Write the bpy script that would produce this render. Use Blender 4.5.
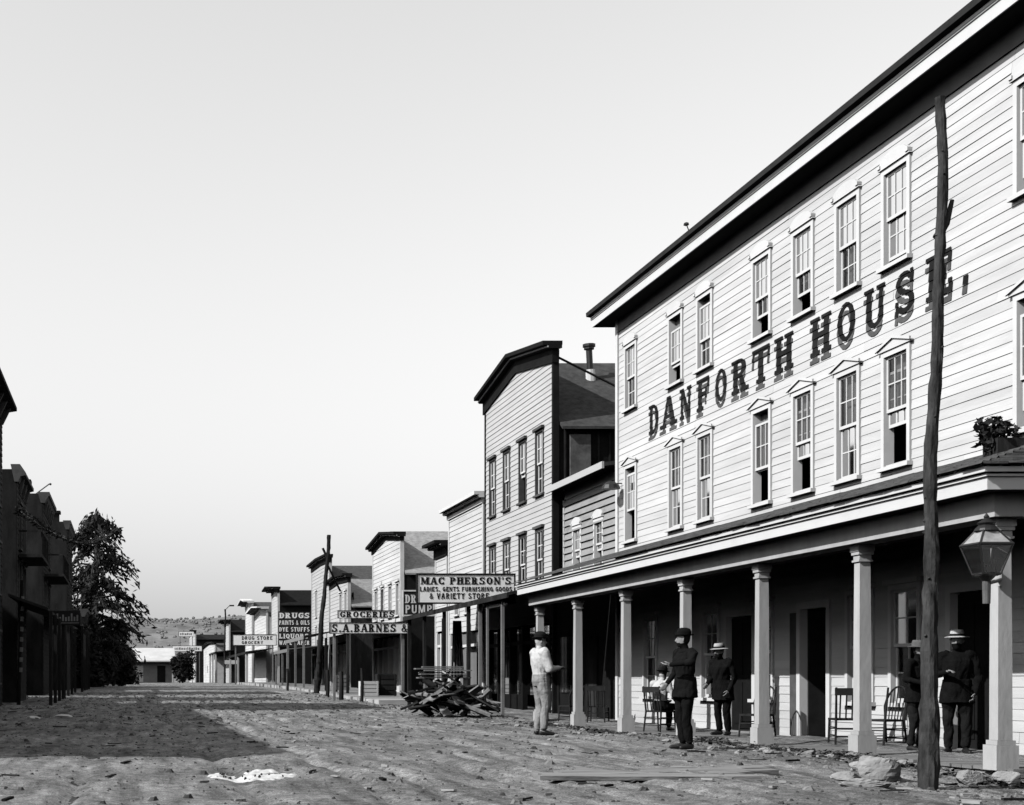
import bpy, bmesh, math, random
import numpy as np
from mathutils import Vector, Matrix

# ------------------------------------------------------------------ clear
for o in list(bpy.data.objects): bpy.data.objects.remove(o)
SC = bpy.context.scene
COL = SC.collection
rnd = random.Random(7)

# ------------------------------------------------------------------ camera (view camera with rise and shift, looking straight down the street)
cam = bpy.data.cameras.new('camera'); camo = bpy.data.objects.new('camera', cam); COL.objects.link(camo)
camo.location = (0, 0, 1.0); camo.rotation_euler = (math.radians(90), 0, 0)
cam.sensor_width = 36; cam.lens = 36 * 1400 / 1024
cam.shift_x = (512 - 131) / 1024; cam.shift_y = (682 - 402.5) / 1024
cam.clip_start = 0.1; cam.clip_end = 20000
SC.camera = camo

# ------------------------------------------------------------------ sky + sun
ELEV, AZ = math.radians(38.8), math.radians(16)      # AZ: how far the sun stands behind the camera's left
W = bpy.data.worlds.new('World'); SC.world = W; W.use_nodes = True
nt = W.node_tree; bg = nt.nodes['Background']
sky = nt.nodes.new('ShaderNodeTexSky'); sky.sky_type = 'NISHITA'; sky.sun_disc = False
sky.sun_elevation = ELEV; sky.sun_rotation = math.radians(270) - AZ
sky.air_density = 1.9; sky.dust_density = 0.0; sky.ozone_density = 1.0
bwn = nt.nodes.new('ShaderNodeSeparateColor')         # a blue-sensitive black-and-white plate sees only the sky's blue
nt.links.new(sky.outputs[0], bwn.inputs[0]); nt.links.new(bwn.outputs[2], bg.inputs[0])
bg.inputs[1].default_value = 0.15
sun = bpy.data.lights.new('sun', 'SUN'); sun.energy = 5.0; sun.angle = math.radians(0.53); sun.color = (1, 1, 1)
suno = bpy.data.objects.new('sun', sun); COL.objects.link(suno)
SUND = Vector((math.cos(ELEV) * math.cos(AZ), math.cos(ELEV) * math.sin(AZ), -math.sin(ELEV)))
suno.rotation_euler = SUND.to_track_quat('-Z', 'Y').to_euler()
SC.view_settings.view_transform = 'Standard'; SC.view_settings.look = 'None'
SC.view_settings.exposure = 0.27; SC.view_settings.gamma = 1.0; SC.view_settings.use_curve_mapping = False
SC.render.engine = 'CYCLES'
SC.cycles.max_bounces = 5; SC.cycles.diffuse_bounces = 0; SC.cycles.transparent_max_bounces = 12

# ------------------------------------------------------------------ materials
MATS = {}
def mat(name, g, rough=.85, var=.25, scale=3.0, bump=.15, bscale=None, stretch=(1, 1, 1), spec=.04, dirt=0.0, dscale=.7, dval=.3, metal=0):
    if name in MATS: return MATS[name]
    m = bpy.data.materials.new(name); m.use_nodes = True; t = m.node_tree; N = t.nodes; L = t.links
    p = N['Principled BSDF']; p.inputs['Roughness'].default_value = rough; p.inputs['Specular IOR Level'].default_value = spec
    p.inputs['Metallic'].default_value = metal
    tc = N.new('ShaderNodeTexCoord'); mp = N.new('ShaderNodeMapping'); mp.inputs['Scale'].default_value = stretch
    oi = N.new('ShaderNodeObjectInfo')
    L.new(tc.outputs['Object'], mp.inputs['Vector'])
    n1 = N.new('ShaderNodeTexNoise'); n1.inputs['Scale'].default_value = scale; n1.inputs['Detail'].default_value = 6; n1.inputs['Roughness'].default_value = .65
    L.new(mp.outputs[0], n1.inputs['Vector'])
    r = N.new('ShaderNodeMapRange'); r.inputs[1].default_value = .25; r.inputs[2].default_value = .75
    r.inputs[3].default_value = g * (1 - var); r.inputs[4].default_value = min(.95, g * (1 + var))
    L.new(n1.outputs[0], r.inputs[0]); val = r.outputs[0]
    # every piece a little different
    mr = N.new('ShaderNodeMapRange'); mr.inputs[3].default_value = 1 - var * .5; mr.inputs[4].default_value = 1 + var * .25
    L.new(oi.outputs['Random'], mr.inputs[0])
    mu = N.new('ShaderNodeMath'); mu.operation = 'MULTIPLY'; L.new(val, mu.inputs[0]); L.new(mr.outputs[0], mu.inputs[1]); val = mu.outputs[0]
    if dirt:
        n2 = N.new('ShaderNodeTexNoise'); n2.inputs['Scale'].default_value = dscale; n2.inputs['Detail'].default_value = 9; n2.inputs['Roughness'].default_value = .7
        L.new(mp.outputs[0], n2.inputs['Vector'])
        r2 = N.new('ShaderNodeMapRange'); r2.inputs[1].default_value = .5; r2.inputs[2].default_value = .72; r2.inputs[3].default_value = 0; r2.inputs[4].default_value = dirt
        L.new(n2.outputs[0], r2.inputs[0])
        mx = N.new('ShaderNodeMix'); mx.data_type = 'FLOAT'; L.new(r2.outputs[0], mx.inputs[0]); L.new(val, mx.inputs[2]); mx.inputs[3].default_value = dval
        val = mx.outputs[0]
    cb = N.new('ShaderNodeCombineColor')
    for i in range(3): L.new(val, cb.inputs[i])
    L.new(cb.outputs[0], p.inputs['Base Color'])
    if bump:
        n3 = N.new('ShaderNodeTexNoise'); n3.inputs['Scale'].default_value = bscale or scale * 6; n3.inputs['Detail'].default_value = 5
        L.new(mp.outputs[0], n3.inputs['Vector'])
        b = N.new('ShaderNodeBump'); b.inputs['Strength'].default_value = bump; b.inputs['Distance'].default_value = .02
        L.new(n3.outputs[0], b.inputs['Height']); L.new(b.outputs[0], p.inputs['Normal'])
    MATS[name] = m
    return m

def glass_mat():
    m = bpy.data.materials.new('window_glass'); m.use_nodes = True; t = m.node_tree; N = t.nodes; L = t.links
    for n in list(N): N.remove(n)
    o = N.new('ShaderNodeOutputMaterial'); mx = N.new('ShaderNodeMixShader'); tr = N.new('ShaderNodeBsdfTransparent'); gl = N.new('ShaderNodeBsdfGlossy')
    fr = N.new('ShaderNodeFresnel'); fr.inputs[0].default_value = 1.5
    tr.inputs[0].default_value = (.9, .9, .9, 1); gl.inputs['Roughness'].default_value = .04; gl.inputs[0].default_value = (.9, .9, .9, 1)
    tcn = N.new('ShaderNodeTexCoord'); nz = N.new('ShaderNodeTexNoise'); nz.inputs['Scale'].default_value = 3; L.new(tcn.outputs['Object'], nz.inputs['Vector'])
    bp = N.new('ShaderNodeBump'); bp.inputs['Strength'].default_value = .05; L.new(nz.outputs[0], bp.inputs['Height']); L.new(bp.outputs[0], gl.inputs['Normal'])
    L.new(fr.outputs[0], mx.inputs[0]); L.new(tr.outputs[0], mx.inputs[1]); L.new(gl.outputs[0], mx.inputs[2]); L.new(mx.outputs[0], o.inputs[0])
    MATS['window_glass'] = m
    return m
GLASS = glass_mat()

WHITE = mat('white_paint', .64, .7, .07, 1.2, .08, dirt=.35, dscale=.5, dval=.5, stretch=(1, 1, .6))
WCLAP = mat('white_clapboard', .48, .75, .15, 2.0, .12, 30, stretch=(1, .12, 1), dirt=.65, dscale=1.6, dval=.34)
WTRIM = mat('white_trim', .52, .7, .08, 2, .08, dirt=.3, dscale=2, dval=.45)
COLP = mat('column_paint', .36, .75, .16, 3, .2, dirt=.6, dscale=4, dval=.3, stretch=(1, 1, .35))
CURT = mat('curtain_cloth', .17, .95, .18, 6, .3, stretch=(1, 3, .3))
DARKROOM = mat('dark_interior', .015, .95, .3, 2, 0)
BLACKP = mat('black_paint', .016, .6, .3, 5, .1)
LETTER = mat('letter_black', .014, .75, .4, 4, .1)
SHINGLE = mat('weathered_shingle', .05, .95, .45, 5, .5, 40, dirt=.4, dscale=2, dval=.1)
DKROOF = mat('dark_roof_edge', .03, .9, .3, 4, .2)
GREYW = mat('weathered_wood', .17, .9, .35, 4, .4, 30, stretch=(.25, 1, 1), dirt=.5, dscale=2, dval=.12)
GREYWY = mat('weathered_wood_lengthwise', .22, .9, .35, 4, .4, 30, stretch=(1, .25, 1), dirt=.5, dscale=2, dval=.13)
DARKW = mat('dark_weathered_wood', .02, .92, .45, 3, .4, 25, stretch=(1, 1, .25), dirt=.4, dscale=1.5, dval=.07)
DARKP = mat('dark_brown_paint', .011, .85, .35, 3, .2)
CREAM = mat('pale_paint', .38, .8, .12, 2, .12, 30, stretch=(1, .2, 1), dirt=.5, dscale=1.0, dval=.36)
ANNEXM = mat('peeling_paint', .24, .9, .4, 3, .4, 20, stretch=(1, .35, 1), dirt=.8, dscale=3, dval=.12)
BARK = mat('rough_pole_wood', .036, .95, .7, 9, .9, 30, stretch=(1, 1, .3), dirt=.75, dscale=7, dval=.008)
TRUNK = mat('tree_bark', .04, .95, .4, 5, .8, 20, stretch=(1, 1, .3))
LEAF = mat('foliage', .028, .9, .4, 2, 0)
LEAF2 = mat('foliage_lit', .06, .9, .4, 2, 0)
STONE = mat('field_stone', .24, .9, .35, 5, .5, 30, dirt=.5, dscale=4, dval=.15)
PEBBLE = mat('clods', .15, .95, .5, 1.5, .3, 30)
IRON = mat('black_iron', .012, .5, .3, 6, .15, spec=.3)
CLOTHB = mat('black_wool', .007, .95, .4, 12, .35, 60)
CLOTHD = mat('dark_grey_wool', .014, .95, .4, 12, .35, 60)
CLOTHG = mat('grey_trouser_cloth', .22, .95, .25, 9, .5, 30)
SHIRT = mat('white_shirt_cloth', .42, .95, .12, 8, .4, 25)
SKIN = mat('skin', .2, .6, .12, 12, .08)
HAIR = mat('dark_hair', .015, .8, .4, 30, .4)
STRAW = mat('straw_hat', .4, .9, .2, 20, .4, 80)
FELT = mat('grey_felt', .10, .95, .25, 15, .3)
CHAIRW = mat('dark_chair_wood', .022, .5, .4, 8, .15)
SIGNW = mat('sign_white', .8, .75, .1, 3, .08, dirt=.3, dscale=2, dval=.6)
SIGNK = mat('sign_black', .02, .75, .3, 3, .08)
SIGNL = mat('sign_letter_white', .62, .75, .2, 6, .08)
HILL = mat('hill_cover', .2, .98, .6, .03, .0, dirt=.6, dscale=.012, dval=.12)
LIME = mat('lime_spill', .5, .95, .25, 14, .5, 40, dirt=.7, dscale=9, dval=.16)

def ground_mat():
    m = bpy.data.materials.new('dirt_street'); m.use_nodes = True; t = m.node_tree; N = t.nodes; L = t.links
    p = N['Principled BSDF']; p.inputs['Roughness'].default_value = .97; p.inputs['Specular IOR Level'].default_value = .08
    tc = N.new('ShaderNodeTexCoord')
    def noise(sc, st, det=8, ro=.7):
        mp = N.new('ShaderNodeMapping'); mp.inputs['Scale'].default_value = st; L.new(tc.outputs['Object'], mp.inputs[0])
        n = N.new('ShaderNodeTexNoise'); n.inputs['Scale'].default_value = sc; n.inputs['Detail'].default_value = det; n.inputs['Roughness'].default_value = ro
        L.new(mp.outputs[0], n.inputs['Vector']); return n.outputs[0]
    def rng(v, a, b, c, d):
        r = N.new('ShaderNodeMapRange'); r.inputs[1].default_value = a; r.inputs[2].default_value = b; r.inputs[3].default_value = c; r.inputs[4].default_value = d
        L.new(v, r.inputs[0]); return r.outputs[0]
    def mul(a, b):
        k = N.new('ShaderNodeMath'); k.operation = 'MULTIPLY'; L.new(a, k.inputs[0]); L.new(b, k.inputs[1]); return k.outputs[0]
    big = rng(noise(.35, (1, .8, 1)), .28, .72, .085, .245)
    mid = mul(rng(noise(2.6, (1.5, .16, 1), 6, .6), .34, .66, .55, 1.4), rng(noise(7, (1, .8, 1), 6, .75), .32, .68, .45, 1.5))
    fine = rng(noise(55, (1, .8, 1), 5, .9), .36, .64, .2, 1.75)
    v = mul(mul(big, mid), fine)
    cb = N.new('ShaderNodeCombineColor')
    for i in range(3): L.new(v, cb.inputs[i])
    L.new(cb.outputs[0], p.inputs['Base Color'])
    b = N.new('ShaderNodeBump'); b.inputs['Strength'].default_value = .8; b.inputs['Distance'].default_value = .03
    L.new(noise(22, (1, .8, 1), 8, .8), b.inputs['Height']); L.new(b.outputs[0], p.inputs['Normal'])
    return m
DIRT = ground_mat()

# ------------------------------------------------------------------ mesh helpers
class MB:
    def __init__(s): s.v = []; s.f = []; s.mi = []
    def quad(s, a, b, c, d, mi=0):
        n = len(s.v); s.v += [tuple(a), tuple(b), tuple(c), tuple(d)]; s.f.append((n, n+1, n+2, n+3)); s.mi.append(mi); return s
    def poly(s, pts, mi=0):
        n = len(s.v); s.v += [tuple(p) for p in pts]; s.f.append(tuple(range(n, n+len(pts)))); s.mi.append(mi); return s
    def hexa(s, p, mi=0):
        n = len(s.v); s.v += [tuple(q) for q in p]
        for f in ((0,3,2,1),(4,5,6,7),(0,1,5,4),(1,2,6,5),(2,3,7,6),(3,0,4,7)):
            s.f.append(tuple(n+i for i in f)); s.mi.append(mi)
        return s
    def box(s, x0, x1, y0, y1, z0, z1, mi=0):
        x0, x1 = sorted((x0, x1)); y0, y1 = sorted((y0, y1)); z0, z1 = sorted((z0, z1))
        return s.hexa([(x0,y0,z0),(x1,y0,z0),(x1,y1,z0),(x0,y1,z0),(x0,y0,z1),(x1,y0,z1),(x1,y1,z1),(x0,y1,z1)], mi)
    def prism(s, pts, d, mi=0):                       # polygon pts (3d) extruded by vector d
        d = Vector(d); n = len(s.v); k = len(pts); P = [Vector(p) for p in pts]
        s.v += [tuple(p) for p in P] + [tuple(p+d) for p in P]
        s.f.append(tuple(n+i for i in range(k))[::-1]); s.f.append(tuple(n+k+i for i in range(k))); s.mi += [mi, mi]
        for i in range(k):
            j = (i+1) % k; s.f.append((n+i, n+j, n+k+j, n+k+i)); s.mi.append(mi)
        return s
    def tube(s, pts, rad, n=8, mi=0, caps=True, jit=0, rr=None):
        P = [Vector(p) for p in pts]
        if not hasattr(rad, '__len__'): rad = [rad]*len(P)
        base = len(s.v); up = None
        for i, p in enumerate(P):
            d = (P[min(i+1, len(P)-1)] - P[max(i-1, 0)]).normalized()
            if up is None: up = Vector((0, 1, 0)) if abs(d.z) > .7 else Vector((0, 0, 1))
            a = d.cross(up).normalized(); b = d.cross(a).normalized(); up = -b if up.dot(-b) > 0 else b
            a = d.cross(up).normalized()
            for k in range(n):
                t = 2*math.pi*k/n; r = rad[i]*(1 + (rr.uniform(-jit, jit) if jit else 0))
                s.v.append(tuple(p + a*math.cos(t)*r + up*math.sin(t)*r))
        for i in range(len(P)-1):
            for k in range(n):
                k2 = (k+1) % n; s.f.append((base+i*n+k, base+i*n+k2, base+(i+1)*n+k2, base+(i+1)*n+k)); s.mi.append(mi)
        if caps:
            s.f.append(tuple(base+k for k in range(n))[::-1]); s.f.append(tuple(base+(len(P)-1)*n+k for k in range(n))); s.mi += [mi, mi]
        return s
    def rings(s, R, mi=0, caps=True):                 # list of equal-length point rings
        base = len(s.v); n = len(R[0])
        for r in R: s.v += [tuple(p) for p in r]
        for i in range(len(R)-1):
            for k in range(n):
                k2 = (k+1) % n; s.f.append((base+i*n+k, base+i*n+k2, base+(i+1)*n+k2, base+(i+1)*n+k)); s.mi.append(mi)
        if caps:
            s.f.append(tuple(base+k for k in range(n))[::-1]); s.f.append(tuple(base+(len(R)-1)*n+k for k in range(n))); s.mi += [mi, mi]
        return s
    def lathe(s, prof, c=(0, 0, 0), n=16, mi=0, sq=False):
        R = []
        for r, z in prof:
            R.append([(c[0]+r*math.cos(2*math.pi*k/n+(math.pi/4 if n == 4 else 0)), c[1]+r*math.sin(2*math.pi*k/n+(math.pi/4 if n == 4 else 0)), c[2]+z) for k in range(n)])
        return s.rings(R, mi)
    def mesh(s, name, mats, smooth=False, recalc=True):
        me = bpy.data.meshes.new(name); me.from_pydata(s.v, [], s.f)
        mats = mats if isinstance(mats, (list, tuple)) else [mats]
        for m in mats: me.materials.append(m)
        if len(mats) > 1: me.polygons.foreach_set('material_index', s.mi)
        if recalc:
            b = bmesh.new(); b.from_mesh(me); bmesh.ops.recalc_face_normals(b, faces=b.faces); b.to_mesh(me); b.free()
        if smooth: me.polygons.foreach_set('use_smooth', [True]*len(me.polygons))
        me.update(); return me
    def build(s, name, mats, parent=None, smooth=False, recalc=True, kind=None):
        o = bpy.data.objects.new(name, s.mesh(name, mats, smooth, recalc)); COL.objects.link(o)
        if parent is not None: adopt(o, parent)
        if kind: o['kind'] = kind
        return o

WORLDLOC = {}
def adopt(o, parent):                                 # child authored in world coordinates
    o.parent = parent; w = WORLDLOC.get(parent.name, None)
    o.matrix_parent_inverse = Matrix.Translation(-w) if w is not None else Matrix()
    WORLDLOC[o.name] = Vector((0, 0, 0))
def thing(name, label, cat, base=(0, 0, 0), group=None, world=True):
    o = bpy.data.objects.new(name, None); COL.objects.link(o); o.empty_display_size = .2
    o.location = base; WORLDLOC[o.name] = Vector(base) if world else Vector((0, 0, 0))
    return tag(o, label, cat, group)
def tag(o, label, cat, group=None):
    o['label'] = label; o['category'] = cat
    if group: o['group'] = group
    return o
def copy_tree(o, parent=None):
    c = o.copy(); COL.objects.link(c)
    if parent is not None: c.parent = parent
    for ch in list(o.children): copy_tree(ch, c)
    return c

class F:                                              # a flat frame: u along, v up, n outwards
    def __init__(s, o, u, n): s.o = Vector(o); s.u = Vector(u); s.n = Vector(n); s.z = Vector((0, 0, 1))
    def p(s, u, v, n=0): return s.o + s.u*u + s.z*v + s.n*n
    def box(s, mb, u0, u1, v0, v1, n0, n1, mi=0):
        return mb.hexa([s.p(u0,v0,n0), s.p(u1,v0,n0), s.p(u1,v0,n1), s.p(u0,v0,n1), s.p(u0,v1,n0), s.p(u1,v1,n0), s.p(u1,v1,n1), s.p(u0,v1,n1)], mi)

# ------------------------------------------------------------------ lettering drawn as strokes
def glyph(ch, serif, T=.21, t=.1):
    P = []
    def R(x0, y0, x1, y1): P.append([(x0,y0),(x1,y0),(x1,y1),(x0,y1)])
    def Ln(x0, y0, x1, y1, th): P.append([(x0-th/2,y0),(x0+th/2,y0),(x1+th/2,y1),(x1-th/2,y1)])
    def A(cx, cy, rx, ry, a0, a1, TT=None, tt=None, n=None):
        TT = TT or T; tt = tt or t; n = n or max(4, int(abs(a1-a0)/22))
        for i in range(n):
            q = []
            for a in (a0+(a1-a0)*i/n, a0+(a1-a0)*(i+1)/n):
                r = math.radians(a); q.append(((cx+rx*math.cos(r), cy+ry*math.sin(r)), (cx+(rx-TT)*math.cos(r), cy+(ry-tt)*math.sin(r))))
            P.append([q[0][0], q[1][0], q[1][1], q[0][1]])
    sh, so = .11, .085
    def sf(x, y, th=T):                                # serif under or over a stem
        if serif: R(x-so, y, x+th+so, y+sh)
    def stem(x, y0=0, y1=1, th=T, lo=True, hi=True):
        R(x, y0, x+th, y1)
        if lo: sf(x, 0, th)
        if hi: sf(x, 1-sh, th)
    w = .74; s0 = .07
    if ch == 'A':
        w = .84; Ln(.12, 0, .40, 1, t*1.1); Ln(.70, 0, .44, 1, T); R(.2, .28, .62, .28+t); sf(.02, 0, .18); sf(.58, 0, .22)
    elif ch == 'B':
        stem(s0); A(.36, .74, .30, .26, -90, 90); A(.36, .27, .34, .27, -90, 90); R(.2, 0, .36, t); R(.2, 1-t, .36, 1); R(.2, .47, .36, .47+t)
    elif ch == 'C':
        A(.38, .5, .36, .5, 48, 312)
        if serif: R(.56, .66, .7, 1); R(.56, 0, .7, .3)
    elif ch == 'D':
        stem(s0); A(.32, .5, .4, .5, -90, 90); R(.2, 0, .32, t); R(.2, 1-t, .32, 1)
    elif ch == 'E':
        stem(s0); R(.2, 0, .68, t*1.2); R(.2, 1-t*1.2, .66, 1); R(.2, .45, .5, .45+t)
        if serif: R(.58, 0, .68, .32); R(.57, .7, .66, 1); R(.44, .34, .52, .66)
    elif ch == 'F':
        stem(s0); R(.2, 1-t*1.2, .66, 1); R(.2, .45, .5, .45+t)
        if serif: R(.57, .66, .66, 1); R(.44, .34, .52, .66)
    elif ch == 'G':
        A(.38, .5, .36, .5, 48, 330); R(.52, .08, .72, .44); R(.42, .38, .72, .38+t)
        if serif: R(.58, .68, .7, 1)
    elif ch == 'H': stem(s0); stem(.5); R(.2, .45, .55, .45+t*1.2); w = .8
    elif ch == 'I': stem(s0); w = .36
    elif ch == 'K': stem(s0); Ln(.3, .4, .62, 1, t*1.2); Ln(.64, 0, .34, .6, T); sf(.52, 0); sf(.52, 1-sh, .16); w = .8
    elif ch == 'L':
        stem(s0); R(.2, 0, .64, t*1.2)
        if serif: R(.55, 0, .64, .34)
        w = .7
    elif ch == 'M': stem(s0, th=.13); stem(.72); Ln(.48, .1, .16, 1, T*.9); Ln(.48, .1, .78, 1, t); w = 1.02
    elif ch == 'N': stem(s0, th=.12); stem(.58, th=.12, lo=False); Ln(.62, 0, .14, 1, T); w = .8
    elif ch == 'O': A(.4, .5, .37, .5, 0, 360); w = .8
    elif ch == 'Q': A(.4, .5, .37, .5, 0, 360); Ln(.68, -.08, .46, .3, T*.8); w = .8
    elif ch == 'P': stem(s0); A(.34, .71, .34, .29, -90, 90); R(.2, 1-t, .34, 1); R(.2, .42, .34, .42+t); w = .72
    elif ch == 'R': stem(s0); A(.34, .73, .32, .27, -90, 90); R(.2, 1-t, .34, 1); R(.2, .46, .34, .46+t); Ln(.6, 0, .4, .5, T); sf(.5, 0, .2); w = .8
    elif ch == 'S':
        A(.36, .73, .31, .27, 25, 270, T*.9, t*1.15); A(.36, .275, .33, .275, -155, 90, T*.9, t*1.15)
        if serif: R(.56, .66, .66, 1); R(.03, 0, .13, .34)
    elif ch == 'T':
        R(.27, 0, .27+T, 1); sf(.27, 0); R(.02, 1-t*1.2, .73, 1)
        if serif: R(.02, .66, .1, 1); R(.65, .66, .73, 1)
    elif ch == 'U':
        R(s0, .3, s0+T, 1); R(.55, .3, .55+T*.75, 1); sf(s0, 1-sh); sf(.55, 1-sh, T*.75); A(.39, .3, .32, .3, 180, 360); w = .8
    elif ch == 'V': Ln(.38, 0, .14, 1, T); Ln(.38, 0, .64, 1, t); sf(.04, 1-sh); sf(.58, 1-sh, .12); w = .8
    elif ch == 'W': Ln(.3, 0, .12, 1, T); Ln(.3, 0, .5, 1, t); Ln(.7, 0, .5, 1, T); Ln(.7, 0, .88, 1, t); sf(.02, 1-sh); sf(.8, 1-sh, .14); w = 1.02
    elif ch == 'Y': Ln(.38, .45, .14, 1, T); Ln(.38, .45, .64, 1, t*1.2); R(.28, 0, .28+T, .48); sf(.28, 0); sf(.04, 1-sh); sf(.56, 1-sh, .14); w = .78
    elif ch == '&': A(.34, .76, .19, .24, 0, 360, .12, .09); A(.3, .28, .28, .28, 40, 360, .15, .1); Ln(.66, 0, .3, .7, T*.8); R(.52, .3, .74, .4); w = .8
    elif ch == '.': R(.06, 0, .28, .2); w = .36
    elif ch == "'": R(.1, .66, .24, 1); w = .32
    elif ch == ' ': w = .42
    return w, P

def text(mb, s, fr, u0, v0, h, width, serif=True, n0=0.0, dep=.006, gap=.1, mi=0, T=.21, t=.1):
    gl = [glyph(c, serif, T, t) for c in s]
    tot = sum(g[0] for g in gl) + gap*(len(gl)-1); k = width/tot; u = u0; e = 0
    for w, P in gl:
        for q in P:
            e = (e+1) % 9; d = n0 + dep + e*.0006
            mb.prism([fr.p(u+x*k, v0+y*h, n0) for x, y in q], fr.n*(d-n0), mi)
        u += (w+gap)*k
    return mb

# ------------------------------------------------------------------ ground
def vnoise(x, y, seed):
    xi = np.floor(x).astype(np.int64); yi = np.floor(y).astype(np.int64); fx = x-xi; fy = y-yi
    def h(a, b):
        n = (a*374761393 + b*668265263 + seed*974711) & 0x7fffffff
        n = ((n ^ (n >> 13))*1274126177) & 0x7fffffff
        return ((n ^ (n >> 16)) & 0xffff)/65535.0
    fx = fx*fx*(3-2*fx); fy = fy*fy*(3-2*fy)
    return (h(xi, yi)*(1-fx)+h(xi+1, yi)*fx)*(1-fy) + (h(xi, yi+1)*(1-fx)+h(xi+1, yi+1)*fx)*fy - .5
def fbm(x, y, seed, o=4):
    v = 0; a = 1
    for i in range(o): v = v + a*vnoise(x*2**i, y*2**i, seed+i*17); a *= .55
    return v
GY = [-400, 0, 28, 40, 55, 75, 120, 180, 300, 1000, 9000]; GZ = [-.05, -.02, 0, .06, .25, .52, .80, .92, .95, .9, .6]
def gz(x, y, rough=True):
    x = np.asarray(x, float); y = np.asarray(y, float)
    z = np.interp(y, GY, GZ)
    z = z - .20*np.exp(-((x-9.6)**2/5 + (y-14.6)**2/5)) + .07*np.exp(-((x-7.2)**2/6 + (y-25.3)**2/8)) - .06*np.exp(-((x-10.6)**2/1.5)) * (y > 5) * (y < 36)
    if rough:
        near = np.clip((90-np.abs(y))/80, 0, 1) * ((x > -6) & (x < 14.5))
        rut = sum(-a*np.exp(-((x-c-.5*fbm(y*.06, y*0+c, 3, 2))/wd)**2) for c, wd, a in ((-.4, .09, .06), (1.1, .10, .06), (2.3, .09, .07), (3.0, .07, .05), (3.8, .1, .07), (4.5, .08, .05), (5.3, .09, .06), (6.5, .1, .05), (7.6, .09, .04)))
        z = z + near*(.10*fbm(x*.45, y*.4, 5, 3) + .022*fbm(x*1.9, y*.35, 9, 3) + .016*fbm(x*8.0, y*5.0, 29, 4)*(.4+1.6*np.clip(fbm(x*.5, y*.35, 91, 2)+.3, 0, 1)) - .02*np.clip(np.abs(fbm(x*1.6, y*.4, 77, 3))*-6+.5, 0, 1) + rut*(1.1+1.6*fbm(x*.3, y*.12, 21, 2)))
    return z
def gzf(x, y): return float(gz(np.array([x]), np.array([y]))[0])
def make_ground():
    ys = [-400, -100, -30, -8, 0, 3, 5, 6.5]; y = 7.5
    while y < 120: ys.append(y); y *= 1.0052
    while y < 9000: ys.append(y); y *= 1.08
    xs = [-6000, -2500, -1000, -400, -150, -60, -30, -18, -12, -9, -7.5] + list(np.arange(-6.4, 13.6, .075)) + [14, 15, 16, 18, 22, 30, 60, 150, 400, 1000, 2500, 6000]
    X, Y = np.meshgrid(np.array(xs), np.array(ys)); Z = gz(X, Y)
    nx, ny = len(xs), len(ys)
    V = np.stack([X, Y, Z], -1).reshape(-1, 3)
    i = np.arange(nx-1)[None, :] + nx*np.arange(ny-1)[:, None]; q = np.stack([i, i+1, i+1+nx, i+nx], -1).reshape(-1, 4)
    me = bpy.data.meshes.new('dirt_street'); me.vertices.add(len(V)); me.vertices.foreach_set('co', V.ravel())
    me.loops.add(q.size); me.loops.foreach_set('vertex_index', q.ravel().astype(np.int32)); me.polygons.add(len(q))
    me.polygons.foreach_set('loop_start', np.arange(0, q.size, 4, dtype=np.int32)); me.polygons.foreach_set('loop_total', np.full(len(q), 4, np.int32))
    me.polygons.foreach_set('use_smooth', [True]*len(q)); me.update(); me.validate()
    me.materials.append(DIRT)
    o = bpy.data.objects.new('dirt_street', me); COL.objects.link(o); o['kind'] = 'structure'
make_ground()

def make_hills():
    mb = MB(); n = 160; rows = 14
    xs = np.linspace(-1500, 2600, n)
    R = []
    for r in range(rows):
        t = r/(rows-1); prof = math.sin(t*math.pi*.5)
        hgt = 82 + 22*fbm(xs*.0021, xs*0+3, 41, 4)*1.2 + 10*np.exp(-((xs+60)/160)**2) + 14*np.exp(-((xs-620)/420)**2)
        z = -4 + prof*hgt*(1 + .07*fbm(xs*.012, xs*0+r*.6, 51, 4)) + (3.5*fbm(xs*.05, xs*0+r, 61, 3) if r > 2 else 0)
        R.append([(xs[i], 1150+t*500+20*math.sin(i*.7+r), z[i]) for i in range(n)])
    base = 0
    for r in R: mb.v += [tuple(map(float, p)) for p in r]
    for j in range(rows-1):
        for i in range(n-1): mb.f.append((j*n+i, j*n+i+1, (j+1)*n+i+1, (j+1)*n+i)); mb.mi.append(0)
    o = mb.build('hills', HILL, smooth=False); o['kind'] = 'structure'
    # woods on the hill: rough bumps of treetops along the ridge
    tb = MB(); rr = random.Random(3)
    for k in range(12000):
        i = rr.randrange(n-1); j = rr.randrange(3, rows-1)
        a = Vector(R[j][i]); b = Vector(R[j+1][i+1]); p = a.lerp(b, rr.random()); s = rr.uniform(.8, 2.3)
        p.x += rr.uniform(-12, 12)
        tb.lathe([(s*.5, -s*.3), (s*1.0, s*.2), (s*.8, s*.75), (s*.3, s*1.1)], p, 5)
    w = tb.build('hill_woods', mat('hazed_hill_trees', .17, .98, .3, .05, 0), recalc=False); w['kind'] = 'stuff'; w['label'] = 'scattered trees covering the far hillside'; w['category'] = 'woods'  # distance haze is put into the pale grey of the trees
make_hills()

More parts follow.
